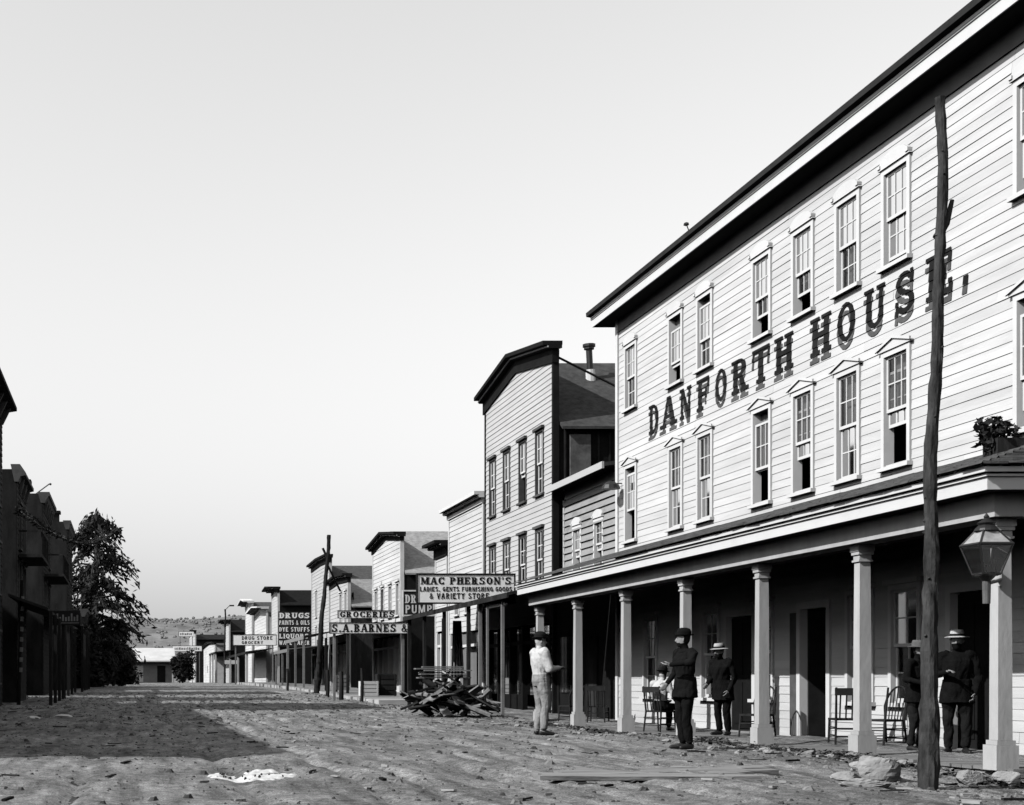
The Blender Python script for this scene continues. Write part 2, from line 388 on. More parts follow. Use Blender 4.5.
# ------------------------------------------------------------------ generic building pieces
def clap_rows(fr, u0, u1, z0, z1, exp, openings, lap=.028, rr=rnd, top=None):
    """list of MB, one for each course of clapboard, cut around openings (u0,u1,z0,z1)"""
    out = []; z = z0; n = int(round((z1-z0)/exp)); exp = (z1-z0)/n
    for k in range(n):
        a = z0+k*exp; b = a+exp; mid = (a+b)/2
        segs = [(u0, u1)]
        if top:
            segs = top(mid, segs)
        for (o0, o1, p0, p1) in openings:
            if p0 < mid < p1:
                ns = []
                for s in segs:
                    if o1 <= s[0] or o0 >= s[1]: ns.append(s)
                    else:
                        if o0 > s[0]: ns.append((s[0], o0))
                        if o1 < s[1]: ns.append((o1, s[1]))
                segs = ns
        for s in segs:
            # a board is nailed up in lengths with a slight unevenness
            cuts = [s[0]]
            while s[1]-cuts[-1] > 5.0: cuts.append(cuts[-1]+rr.uniform(3, 4.8))
            cuts.append(s[1])
            for c in range(len(cuts)-1):
                c0 = cuts[c] + (.004 if c else 0); c1 = cuts[c+1]
                if c1-c0 < .02: continue
                d0 = lap+rr.uniform(-.004, .005); d1 = lap+rr.uniform(-.004, .005); w0 = rr.uniform(-.004, .004); w1 = rr.uniform(-.004, .004)
                A = [fr.p(c0, a+w0, d0), fr.p(c1, a+w1, d1), fr.p(c1, b+.012, .004), fr.p(c0, b+.012, .004)]
                B = [fr.p(c0, a+w0, -.02), fr.p(c1, a+w1, -.02), fr.p(c1, b+.012, -.02), fr.p(c0, b+.012, -.02)]
                mb = MB(); mb.hexa(A+B); mb.c = ((c0+c1)/2, mid, c1-c0); out.append(mb)
    return out

def window(parent, fr, uc, w, z0, z1, cap='flat', style=(3, 2), open_lo=0.0, drop_up=0.0, curtain=True, trim=WTRIM, sashm=WTRIM, detail=True, proud=.045, cw=.09, dep=.13, mun=.022, capm=None, flip=1, curt_frac=1.0):
    """double-hung window: the part 'window' is the casing; sashes, panes, sill, cap and curtain are its pieces"""
    h = z1-z0; a, b = uc-w/2, uc+w/2; mb = MB()
    for (u0, u1, v0, v1) in ((a-cw, a, z0-.02, z1+cw), (b, b+cw, z0-.02, z1+cw), (a, b, z1, z1+cw)): fr.box(mb, u0, u1, v0, v1, -.02, proud)
    for (u0, u1, v0, v1) in ((a-.02, a, z0, z1), (b, b+.02, z0, z1), (a, b, z1-.002, z1+.02), (a, b, z0-.02, z0+.002)): fr.box(mb, u0, u1, v0, v1, -dep, -.02)
    win = mb.build('window', trim, parent)
    fr.box(MB(), 0, 0, 0, 0, 0, 0)
    s = MB(); fr.box(s, a-cw-.04, b+cw+.04, z0-.085, z0-.021, -.02, proud+.06); s.build('sill', trim, win)
    c = MB(); top = z1+cw+.002
    if cap == 'gable':
        e = .15; hh = .16
        c.prism([fr.p(a-e, top, -.02), fr.p(b+e, top, -.02), fr.p(b+e, top+.03, -.02), fr.p(uc, top+hh, -.02), fr.p(a-e, top+.03, -.02)], fr.n*(proud+.045))
        for sg in (-1, 1):                             # raking mould, proud of the board
            ue = uc+sg*(w/2+e+.03)
            c.prism([fr.p(ue, top+.02, proud+.026), fr.p(uc, top+hh, proud+.026), fr.p(uc, top+hh+.045, proud+.026), fr.p(ue, top+.07, proud+.026)], fr.n*.03)
    elif cap == 'arch':
        e = .13; hh = .2; pts = [fr.p(a-e, top, -.02), fr.p(b+e, top, -.02)]
        for i in range(9): t = math.pi*i/8; pts.append(fr.p(uc+(w/2+e-.02)*math.cos(t), top+.03+hh*math.sin(t), -.02))
        c.prism(pts, fr.n*(proud+.05))
        for sg in (-1, 1): fr.box(c, uc+sg*(w/2+e-.05)-.04, uc+sg*(w/2+e-.05)+.04, top+.03, top+.08, -.02, proud+.05)
    else:
        fr.box(c, a-cw-.05, b+cw+.05, top, top+.08, -.02, proud+.07)
    c.build('window_cap', capm or trim, win)
    if not detail:
        g = MB(); g.quad(fr.p(a, z0, -.07), fr.p(b, z0, -.07), fr.p(b, z1, -.07), fr.p(a, z1, -.07)); g.build('pane', GLASS, win)
        m = MB(); fr.box(m, a, b, (z0+z1)/2-.03, (z0+z1)/2+.03, -.09, -.05); fr.box(m, uc-.015, uc+.015, z0, z1, -.09, -.052); m.build('sash', sashm, win)
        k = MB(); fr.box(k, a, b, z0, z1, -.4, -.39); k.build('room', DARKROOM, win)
        return win
    nx, nz = style; hs = h/2+.02
    for nm, v0, nn, sh in (('upper_sash', z1-hs-drop_up, -.005, 0), ('lower_sash', z0+open_lo*(h/2-.06), -.042, 0)):
        m = MB(); v1 = v0+hs; st = .045
        if v0 < z0: v0 = z0
        for (u0, u1, p0, p1) in ((a, a+st, v0, v1), (b-st, b, v0, v1), (a+st, b-st, v1-st, v1), (a+st, b-st, v0, v0+st*1.2)): fr.box(m, u0, u1, p0, p1, nn-.03, nn)
        for i in range(1, nx): u = a+st+(w-2*st)*i/nx; fr.box(m, u-mun/2, u+mun/2, v0+st*1.2, v1-st, nn-.027, nn-.003)
        for i in range(1, nz):
            v = v0+st*1.2+(v1-v0-st*2.2)*i/nz
            for j in range(nx): fr.box(m, a+st+(w-2*st)*j/nx+(mun/2 if j else 0), a+st+(w-2*st)*(j+1)/nx-(mun/2 if j < nx-1 else 0), v-mun/2, v+mun/2, nn-.027, nn-.003)
        so = m.build(nm, sashm, win)
        g = MB(); g.quad(fr.p(a+st, v0+st, nn-.015), fr.p(b-st, v0+st, nn-.015), fr.p(b-st, v1-st, nn-.015), fr.p(a+st, v1-st, nn-.015)); g.build('pane', GLASS, win)
    if curtain:
        k = MB(); n = 14; v0 = z1-h*curt_frac
        if open_lo: v0 = max(v0, z0+h*.5*open_lo+.12)
        for i in range(n):
            q = [(a+(b-a)*(i+e)/n, -.12-.006*math.sin((i+e)*2.1)) for e in (0, 1)]
            k.quad(fr.p(q[0][0], v0, q[0][1]), fr.p(q[1][0], v0, q[1][1]), fr.p(q[1][0], z1, q[1][1]), fr.p(q[0][0], z1, q[0][1]))
        k.build('curtain', CURT, win, recalc=False)
    return win

# ================================================================== HOTEL
XF = 12.5; HY0, HY1 = 11.5, 36.0
hotel = thing('hotel_building', 'large white three-storey clapboard hotel lettered with its name and fronted by a long columned porch', 'hotel', (XF, 24, 0))
HF = F((XF, 0, 0), (0, 1, 0), (-1, 0, 0))             # u = world y
W3 = [(29.97*7/6, .0, 0, 0), (27.5*7/6, .55, .28, .4), (26.1*7/6, 0, .16, .7), (23.75*7/6, .55, 0, .55), (22.29*7/6, .5, 0, .6), (20.9*7/6, 0, 0, 1), (19.57*7/6, .12, 0, 1), (19.35, .3, 0, 1)]
W2 = [(29.97*7/6, .9, .15, 1), (27.5*7/6, 0, 0, 1), (26.1*7/6, .0, 0, 1), (23.75*7/6, .75, .22, 1), (22.29*7/6, .72, 0, 1), (20.9*7/6, 0, 0, .5), (19.57*7/6, .75, 0, 1), (19.35, .3, .2, .6)]
W3.append((16.4, 0, 0, 1)); W2.append((16.4, 0, 0, 1)); W3.append((13.6, 0, 0, 1)); W2.append((13.6, 0, 0, 1))
WW = .68; Z3 = (7.87, 9.38); Z2 = (4.56, 6.36)
def yx(x, X=XF): return 1400*X/(x-131)
GW = [(yx(906), .75), (yx(861), .75), (yx(764), .75), (yx(711), .8), (yx(651), .75)]       # ground floor windows
GD = [(yx(815), .98, 'open'), (yx(741), 1.2, 'dark'), (yx(973), 1.0, 'dark'), (yx(690), .0, None)]
GD = GD[:3]
op = []
for y, *_ in W3: op.append((y-WW/2-.04, y+WW/2+.04, Z3[0]-.03, Z3[1]+.03))
for y, *_ in W2: op.append((y-WW/2-.04, y+WW/2+.04, Z2[0]-.03, Z2[1]+.03))
for y, w in GW: op.append((y-w/2-.04, y+w/2+.04, .65, 2.53))
for y, w, k in GD: op.append((y-w/2-.06, y+w/2+.06, -.1, 2.4))
SOF = 10.27
wall = MB()
HF.box(wall, HY0, HY0+.16, .0, SOF, -.02, .05)
wallo = wall.build('corner_board', WTRIM, hotel)
wall = MB(); HF.box(wall, HY1-.16, HY1+.0, .0, SOF, -.02, .05); wall.build('corner_board', WTRIM, hotel)
fz = MB(); HF.box(fz, HY0+.16, HY1-.16, SOF-.32, SOF, -.02, .04); fz.build('frieze_board', mat('frieze_eave_shade', .12, .8, .2, 2, .1), hotel)  # grey tone paints the eave's shade onto a white frieze
wb = MB(); HF.box(wb, HY0+.16, HY1-.16, -.28, -.02, -.05, .045)
wb.build('base_board', GREYWY, hotel)
bds = clap_rows(HF, HY0+.16, HY1-.16, -.02, SOF-.32, .158, op, .0145)
bds.sort(key=lambda m: -(m.c[2]/m.c[0]**2 if m.c[0] > 16.5 else 0))
for m in bds[:300]: m.build('clapboard', WCLAP, wallo)
rest = MB()
for m in bds[300:]:
    n = len(rest.v); rest.v += m.v; rest.f += [tuple(i+n for i in f) for f in m.f]; rest.mi += m.mi
rest.build('clapboards', WCLAP, wallo, kind='stuff')
# shell: side and back walls, floors, roof
sh = MB()
sh.box(XF+.02, XF+11, HY1-.2, HY1-.02, -.3, SOF); sh.box(XF+.02, XF+11, HY0+.02, HY0+.2, -.3, SOF); sh.box(XF+10.8, XF+11, HY0+.2, HY1-.2, -.3, SOF)
sh.build('side_wall', WCLAP, hotel)
fl = MB()
for z in (-.35, 3.55, 7.0, SOF-.1): fl.box(XF+.15, XF+10.7, HY0+.25, HY1-.25, z, z+.12)
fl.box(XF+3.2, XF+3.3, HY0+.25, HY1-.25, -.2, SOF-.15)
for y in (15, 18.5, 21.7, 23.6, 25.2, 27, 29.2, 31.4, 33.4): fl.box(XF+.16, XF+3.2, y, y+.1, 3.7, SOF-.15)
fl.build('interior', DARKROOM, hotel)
# cornice
Xs, Xc = 12.06, 11.92; oh = .5
co = MB(); co.box(Xs, XF+11.5, HY0-oh, HY1+oh, SOF, SOF+.05); co.build('soffit', mat('soffit_boards', .03, .85, .2, 3, .2, stretch=(1, .2, 1)), hotel)  # soffit toned dark to stand in for the shade under the eave
co = MB(); co.box(Xs-.03, Xs, HY0-oh-.03, HY1+oh+.03, SOF-.02, SOF+.17); co.box(Xs, XF+11.5, HY1+oh, HY1+oh+.03, SOF-.02, SOF+.17); co.build('fascia', WTRIM, hotel)
co = MB(); co.box(Xs-.06, Xs+.02, HY0-oh-.06, HY1+oh+.06, SOF+.20, SOF+.245, 0)
for y0, y1 in ((HY0-oh, HY1+oh),): co.prism([(Xs-.05, y0-.1, SOF+.172), (Xs-.02, y0-.1, SOF+.172), (Xs-.02, y0-.1, SOF+.2), (Xs-.05, y0-.1, SOF+.2)], (0, y1-y0+.2, 0))
co.build('crown_mould', WTRIM, hotel)
gt = MB(); gt.prism([(Xs-.03, HY0-oh-.1, SOF+.246), (Xc-.02, HY0-oh-.1, SOF+.27), (Xc-.03, HY0-oh-.1, SOF+.37), (Xs+.05, HY0-oh-.1, SOF+.36)], (0, HY1-HY0+2*oh+.2, 0)); gt.build('eave_edge', DKROOF, hotel)
rf = MB(); e0 = (Xc, HY0-oh-.1, SOF+.36); z = SOF+.36
A = [(Xc+.02, HY0-.6, z), (XF+11.6, HY0-.6, z), (XF+11.6, HY1+.6, z), (Xc+.02, HY1+.6, z)]; Rg = [(XF+5.5, HY0+6, z+1.4), (XF+5.5, HY1-6, z+1.4)]
rf.quad(A[0], A[3], Rg[1], Rg[0]); rf.quad(A[2], A[1], Rg[0], Rg[1]); rf.poly([A[1], A[0], Rg[0]]); rf.poly([A[3], A[2], Rg[1]])
rf.build('roof', SHINGLE, hotel)
kn = MB(); yk = yx(690, 11.95); kn.tube([(11.93, yk, SOF+.36), (11.88, yk, SOF+.5)], .012, 6); kn.lathe([(.02, 0), (.06, .02), (.05, .06), (.01, .08)], (11.87, yk, SOF+.48), 8); kn.build('eave_knob', IRON, hotel, smooth=False)
# windows
for y, ol, du, cf in W3: window(hotel, HF, y, WW, Z3[0], Z3[1], 'arch', (3, 2), ol, du, True, curt_frac=max(cf, .5))
for i, (y, ol, du, cf) in enumerate(W2): window(hotel, HF, y, WW, Z2[0], Z2[1], 'gable', (3, 2), ol, du, True, curt_frac=max(cf, .5))
for y, w in GW: window(hotel, HF, y, w, .68, 2.5, 'flat', (2, 2), 0, 0, False)
for y, w, k in GD:
    m = MB(); a, b = y-w/2, y+w/2
    for u0, u1, v0, v1 in ((a-.13, a, -.02, 2.48), (b, b+.13, -.02, 2.48), (a, b, 2.35, 2.48)): HF.box(m, u0, u1, v0, v1, -.1, .05)
    d = m.build('door_frame', WTRIM, hotel)
    t = MB(); HF.box(t, a, b, -.045, -.0, -.1, .09); t.build('threshold', GREYWY, d)
    if k == 'open':
        l = MB(); HF.box(l, b-.045, b, 0.0, 2.33, -.9, -.1); l.build('door_leaf', mat('door_dark', .02, .6, .3, 4, .1), d)
        l = MB(); HF.box(l, b+.16, b+.42, .0, 2.3, -.06, .035); l.build('side_panel', mat('door_panel_grey', .08, .7, .3, 4, .1), d)
    else:
        l = MB(); HF.box(l, a, b, 0.0, 2.33, -.12, -.07)
        for q in range(2):
            for r_ in ((.15, 1.0), (1.15, 2.2)):
                u0 = a+.1+q*(w/2-.03); HF.box(l, u0, u0+w/2-.18, r_[0], r_[1], -.07, -.055)
        l.build('door_leaf', DARKP, d)
        kk = MB(); kk.lathe([(.012, -.02), (.03, 0), (.03, .03), (.012, .05)], HF.p(a+.08, 1.0, -.03), 8); kk.build('door_knob', IRON, d)

# ---- porch
PX, PE = 10.5, 10.0; PY0, PY1 = 16.35, 36.25
cols = [16.9+3.2*i for i in range(7)]; cols[-1] = 35.95
pb = MB(); pb.box(10.27, PX+.13, PY0+.3, PY1-.1, 2.97, 3.262); pb.build('porch_beam', COLP, hotel)
pb = MB(); pb.box(PX+.11, XF-.05, PY0+.35, PY0+.55, 2.97, 3.262); pb.build('porch_end_beam', COLP, hotel)
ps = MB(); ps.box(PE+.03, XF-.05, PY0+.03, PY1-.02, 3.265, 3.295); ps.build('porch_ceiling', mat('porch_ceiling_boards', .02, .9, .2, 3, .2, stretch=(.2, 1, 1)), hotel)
pf = MB(); pf.box(PE-.0, PE+.03, PY0, PY1, 3.25, 3.4); pf.box(PE+.03, XF-.05, PY0, PY0+.03, 3.25, 3.4); pf.build('porch_fascia', WTRIM, hotel)
pf = MB()
for d_, z0, z1 in ((.03, 3.403, 3.43), (.07, 3.45, 3.51)):
    pf.box(PE-d_, PE+.03, PY0-d_, PY1, z0, z1); pf.box(PE+.03, XF-.05, PY0-d_, PY0+.03, z0, z1)
pf.box(PE+.005, PE+.03, PY0+.01, PY1, 3.4, 3.45)
pf.build('porch_crown', WTRIM, hotel)
# porch roof in shingle courses with a hipped end
pr = MB(); EX, EZ, WX, WZ = PE-.12, 3.53, XF-.03, 4.30; HYE = PY0-.12; n = 11; rr = random.Random(5)
run = WX-EX
for k in range(n):
    t0, t1 = k/n, (k+1)/n; x0, x1 = EX+run*t0, EX+run*t1; z0, z1 = EZ+(WZ-EZ)*t0, EZ+(WZ-EZ)*t1
    ya, yb = HYE+run*t0, HYE+run*t1; th = .03
    # street slope: single shingles in runs
    y = ya
    while y < PY1+.1:
        w = rr.uniform(.25, .6) if y < 24 else 2.5; y2 = min(y+w, PY1+.1); j = rr.uniform(0, .012); yl = max(y, yb) if y2 > yb else None
        pr.hexa([(x0-rr.uniform(0, .03), y, z0+j), (x0-rr.uniform(0, .03), y2-.006, z0+j), (x1, max(y2-.006, yb), z1-.012), (x1, max(y, yb), z1-.012),
                 (x0, y, z0+th+j), (x0, y2-.006, z0+th+j), (x1, max(y2-.006, yb), z1+.004), (x1, max(y, yb), z1+.004)])
        y = y2
    x = x0
    while x < WX:
        w = rr.uniform(.2, .5); x2 = min(x+w, WX); j = rr.uniform(0, .014)
        pr.hexa([(x, ya-rr.uniform(0, .03), z0+j), (x2-.006, ya-rr.uniform(0, .03), z0+j), (max(x2-.006, x1), yb, z1-.012), (max(x, x1), yb, z1-.012),
                 (x, ya, z0+th+j), (x2-.006, ya, z0+th+j), (max(x2-.006, x1), yb, z1+.004), (max(x, x1), yb, z1+.004)])
        x = x2
pr.build('porch_roof', SHINGLE, hotel, recalc=False)
fl_ = MB(); fl_.box(PE+.55, XF-.05, PY0+.3, PY1-.1, -.14, -.085); pfo = fl_.build('porch_floor', GREYW, hotel)
bm_ = None; y = PY0+.3
proto = MB(); proto.box(PE+.5, XF-.06, 0, .205, -.08, -.04); pm = proto.mesh('floor_board', GREYW)
while y < PY1-.3:
    o = bpy.data.objects.new('floor_board', pm); COL.objects.link(o); adopt(o, pfo); o.location = (rr.uniform(-.03, .03), y, rr.uniform(-.003, .003)); y += .21
def column(y):
    s = MB(); s.lathe([(.088*1.414, .30), (.084*1.414, 1.6), (.076*1.414, 2.72)], (PX, y, 0), 4); sh = s.build('column', COLP, hotel)
    p = MB(); p.box(PX-.135, PX+.135, y-.135, y+.135, -.06, .24); p.box(PX-.112, PX+.112, y-.112, y+.112, .242, .298); p.build('plinth', COLP, sh)
    c = MB(); c.box(PX-.1, PX+.1, y-.1, y+.1, 2.722, 2.75); c.box(PX-.085, PX+.085, y-.085, y+.085, 2.752, 2.82); c.box(PX-.105, PX+.105, y-.105, y+.105, 2.822, 2.87); c.box(PX-.118, PX+.118, y-.118, y+.118, 2.872, 2.967); c.build('capital', COLP, sh)
for y in cols: column(y)
# stone footing under the porch edge where the ground falls away
ft = MB(); ft.box(PE+.62, XF-.1, PY0+.4, PY1-.2, -.9, -.145); fo = ft.build('foundation', DARKW, hotel)
y = PY0+.25; rs = random.Random(9)
def rock(mb, c, sx, sy, sz, rr, n=7, m=5):
    q = [(Vector((rr.gauss(0, 1), rr.gauss(0, 1), rr.gauss(0, 1))).normalized(), rr.uniform(.5, .85)) for _ in range(8)]; R = []
    for j in range(m+1):
        ph = math.pi*(.06+.88*j/m); ring = []
        for i in range(n):
            th = 2*math.pi*(i+.5*(j % 2))/n; d = Vector((math.sin(ph)*math.cos(th), math.sin(ph)*math.sin(th), -math.cos(ph))); r = 1.0
            for nn, k in q:                            # chipped flats
                dd = d.dot(nn)
                if dd > 0: r = min(r, k/dd)
            r *= 1+rr.uniform(-.035, .035); ring.append((c[0]+sx*r*d.x, c[1]+sy*r*d.y, c[2]+sz*r*d.z))
        R.append(ring)
    mb.rings(R)
while y < PY1-.6:
    w = rs.uniform(.35, .7); m = MB(); rock(m, (PE+.52, y+w/2, -.24), .12, w/2*.95, .15, rs); m.build('foundation_stone', STONE, fo); y += w

# wall lettering
NAME = 'DANFORTH HOUSE.'
NX = [650, 662, 681, 698, 716, 733, 753, 776, None, 812, 838, 866, 896, 928, 963]
NXE = [659.5, 677, 692.5, 711.5, 728, 750, 771, 795, None, 833, 857, 887, 917, 956, 971]
ltr = thing('wall_lettering', 'black slab-serif letters spelling the hotel name across the white clapboards', 'lettering', (XF, 27, 6.9))
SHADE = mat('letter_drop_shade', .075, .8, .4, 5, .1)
NR = int(round((SOF-.32+.02)/.158)); EXPO = (SOF-.32+.02)/NR
def clip(P, zlo, zhi):
    for sg, lim in ((1, zlo), (-1, -zhi)):
        out = []
        for k in range(len(P)):
            a, b = P[k], P[(k+1) % len(P)]; da, db = sg*a[1]-lim, sg*b[1]-lim
            if da >= 0: out.append(a)
            if da*db < 0: t = da/(da-db); out.append((a[0]+(b[0]-a[0])*t, a[1]+(b[1]-a[1])*t))
        P = out
        if len(P) < 3: return []
    return P
def paint(mb, ch, ya, yb, z0, h, lift, T, t):          # lettering follows every board it crosses
    w, polys = glyph(ch, True, T, t); k = (ya-yb)/w; e = 0
    for q in polys:
        e = (e+1) % 9
        Q = [(ya-x*k, z0+y*h) for x, y in q]
        for r in range(NR):
            a = -.02+r*EXPO; C = clip(Q, a-.002, a+EXPO-.002)
            if not C: continue
            f = lambda z: .026-(z-a)/(EXPO+.012)*.017+lift+e*.0003
            mb.prism([(XF-f(z), y, z) for y, z in C], (-.0012, 0, 0))
for c, xa, xb in zip(NAME, NX, NXE):
    if xa is None: continue
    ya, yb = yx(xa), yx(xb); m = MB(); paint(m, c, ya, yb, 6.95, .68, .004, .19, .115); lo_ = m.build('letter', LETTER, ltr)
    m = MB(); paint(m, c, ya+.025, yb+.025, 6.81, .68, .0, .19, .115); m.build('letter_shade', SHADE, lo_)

# lamp hood near the far corner
lh = MB(); lh.tube([(XF-.02, 35.6, 6.05), (XF-.35, 35.6, 6.05)], .015, 6); lh.rings([[(XF-.32+r*math.cos(2*math.pi*k/12), 35.55+r*math.sin(2*math.pi*k/12), z) for k in range(12)] for r, z in ((.24, 5.9), (.2, 6.0), (.1, 6.08), (.02, 6.1))])
tag(lh.build('wall_lamp', IRON), 'small black domed lamp bracketed to the far corner of the white hotel wall', 'lamp')

# potted plant on porch roof
def leaf_cloud(mb, c, r, n, s, rr, squash=1.0, mi=0):
    for k in range(n):
        while True:
            p = Vector((rr.uniform(-1, 1), rr.uniform(-1, 1), rr.uniform(-1, 1)))
            if p.length < 1: break
        p = Vector((p.x*r, p.y*r, p.z*r*squash))+Vector(c); a = Vector((rr.gauss(0, 1), rr.gauss(0, 1), rr.gauss(0, .7))).normalized(); b = a.cross(Vector((rr.gauss(0, 1), rr.gauss(0, 1), rr.gauss(0, 1)))).normalized(); q = s*rr.uniform(.6, 1.4)
        mb.quad(p-a*q, p-b*q*.45, p+a*q, p+b*q*.45, mi)
yp = 18.3; xp = 11.25; zp = 3.95
pt = thing('potted_plant', 'dark leafy plant in a low box on the porch roof', 'plant', (xp, yp, zp))
m = MB(); m.box(xp-.02, xp+.36, yp-.16, yp+.16, zp-.04, zp+.22); m.build('planter_box', DARKW, pt)
m = MB(); rr = random.Random(4)
leaf_cloud(m, (xp+.0, yp, zp+.36), .22, 150, .06, rr, .8); leaf_cloud(m, (xp-.05, yp, zp+.2), .14, 60, .06, rr, 1.1); leaf_cloud(m, (xp+.2, yp, zp+.32), .16, 70, .05, rr, .8)
for k in range(7): m.tube([(xp+.05, yp, zp+.1), (xp+rr.uniform(-.2, .25), yp+rr.uniform(-.1, .1), zp+rr.uniform(.3, .55))], .008, 5)
m.build('leaves', LEAF, pt, recalc=False)

# lantern
def lantern():
    cx, cy, cz = 9.93, 16.25, 2.55
    t = thing('street_lantern', 'glass-sided tapered street lantern bracketed to the nearest porch column', 'lantern', (cx, cy, cz-.5))
    fr = MB(); lo, hi, z0, z1 = .1, .19, cz-.3, cz+.04
    def sq(r, z): return [(cx-r, cy-r, z), (cx+r, cy-r, z), (cx+r, cy+r, z), (cx-r, cy+r, z)]
    for k in range(4): fr.tube([sq(lo, z0)[k], sq(hi, z1)[k]], .014, 5)
    for r, z, th in ((lo, z0, .016), (hi, z1, .02)):
        q = sq(r, z)
        for k in range(4): fr.tube([q[k], q[(k+1) % 4]], th, 5)
    for k in range(4): fr.tube([sq(hi, z1)[k], sq(.08, cz+.21)[k]], .012, 5)
    q = sq(.08, cz+.21)
    for k in range(4): fr.tube([q[k], q[(k+1) % 4]], .015, 5)
    fr.build('lantern_frame', IRON, t)
    g = MB(); A_, B_ = sq(lo, z0), sq(hi, z1)
    for k in range(4): g.quad(A_[k], A_[(k+1) % 4], B_[(k+1) % 4], B_[k])
    g.build('lantern_glass', GLASS, t, recalc=False)
    g = MB(); A_, B_ = sq(hi-.01, z1+.015), sq(.08, cz+.21)
    for k in (0, 1, 2, 3): g.quad(A_[k], A_[(k+1) % 4], B_[(k+1) % 4], B_[k])
    g.build('lantern_roof', mat('lantern_tin', .3, .45, .4, 8, .1, spec=.5, metal=.3), t, recalc=False)
    c = MB(); c.lathe([(.13, cz+.205), (.12, cz+.23), (.08, cz+.27), (.1, cz+.295), (.05, cz+.33), (.025, cz+.35), (.03, cz+.37), (.004, cz+.41)], (cx, cy, 0), 14); c.build('lantern_cap', IRON, t)
    b = MB(); b.lathe([(.12, z0-.02), (.12, z0+.012), (.07, z0-.05), (.04, z0-.08)], (cx, cy, 0), 14); b.build('lantern_base', IRON, t)
    b = MB(); b.lathe([(.04, z0-.34), (.045, z0-.08), (.02, z0-.07)], (cx, cy, 0), 10); b.build('gas_pipe', mat('grey_iron', .12, .6, .3, 6, .1), t)
    b = MB(); b.tube([(cx, cy, z0-.07), (cx+.15, cy+.2, z0-.09), (10.42, 16.79, z0-.02)], [.022, .02, .03], 8); b.tube([(10.42, 16.785, z0-.1), (10.42, 16.785, z0+.08)], .03, 8)
    b.build('bracket', mat('pale_iron', .4, .6, .2, 6, .1), t)
    b = MB(); b.tube([(cx, cy, z0), (cx, cy, z0+.1)], .012, 8); b.tube([(cx, cy, z0+.1), (cx-.05, cy, z0+.15)], .012, 6); b.tube([(cx, cy, z0+.1), (cx+.05, cy, z0+.15)], .012, 6); b.build('burner', IRON, t)
lantern()

# ------------------------------------------------------------------ rough poles
def rough_pole(name, label, base, top, r0, r1, n=60, stub=None, cat='pole', m=BARK, kn=True):
    t = thing(name, label, cat, base); rr = random.Random(hash(label) % 999 if False else len(label)); b, e = Vector(base), Vector(top)
    pts = []; rad = []
    for i in range(n+1):
        s = i/n; p = b.lerp(e, s); p.x += (.03*math.sin(s*8+1)+.012*math.sin(s*23))*min(1, 2*s+.1); p.y += .02*math.sin(s*7)
        pts.append(p); rad.append((r1+(r0-r1)*(1-s)**1.8)*(1+rr.uniform(-.1, .1)))
    pts[0].z -= .3
    a = MB(); a.tube(pts, rad, 12, jit=.1, rr=rr); a.build('shaft', m, t)
    if kn:
        k = MB()
        for i in range(14):
            q_ = rr.randrange(2, n-2); p = pts[q_]; an = rr.uniform(0, 6.28); d = Vector((math.cos(an), math.sin(an), .5)); r = rad[q_]
            k.tube([p+d*r*.6, p+d*(r*1.25)], [r*.28, r*.16], 6)
        k.build('knots', m, t)
    if stub: stub(t)
    return t
def stub1(t):
    k = MB(); p = Vector((8.98, 15.6, 5.95)); k.tube([p, p+Vector((.1, 0, .16)), p+Vector((.17, 0, .42))], [.05, .04, .022], 7); k.build('branch_stub', BARK, t)
rough_pole('rough_pole', 'tall crooked bark-covered pole standing in front of the hotel porch', (8.88, 15.6, gzf(8.88, 15.6)), (9.02, 15.6, 7.52), .105, .05, stub=stub1)

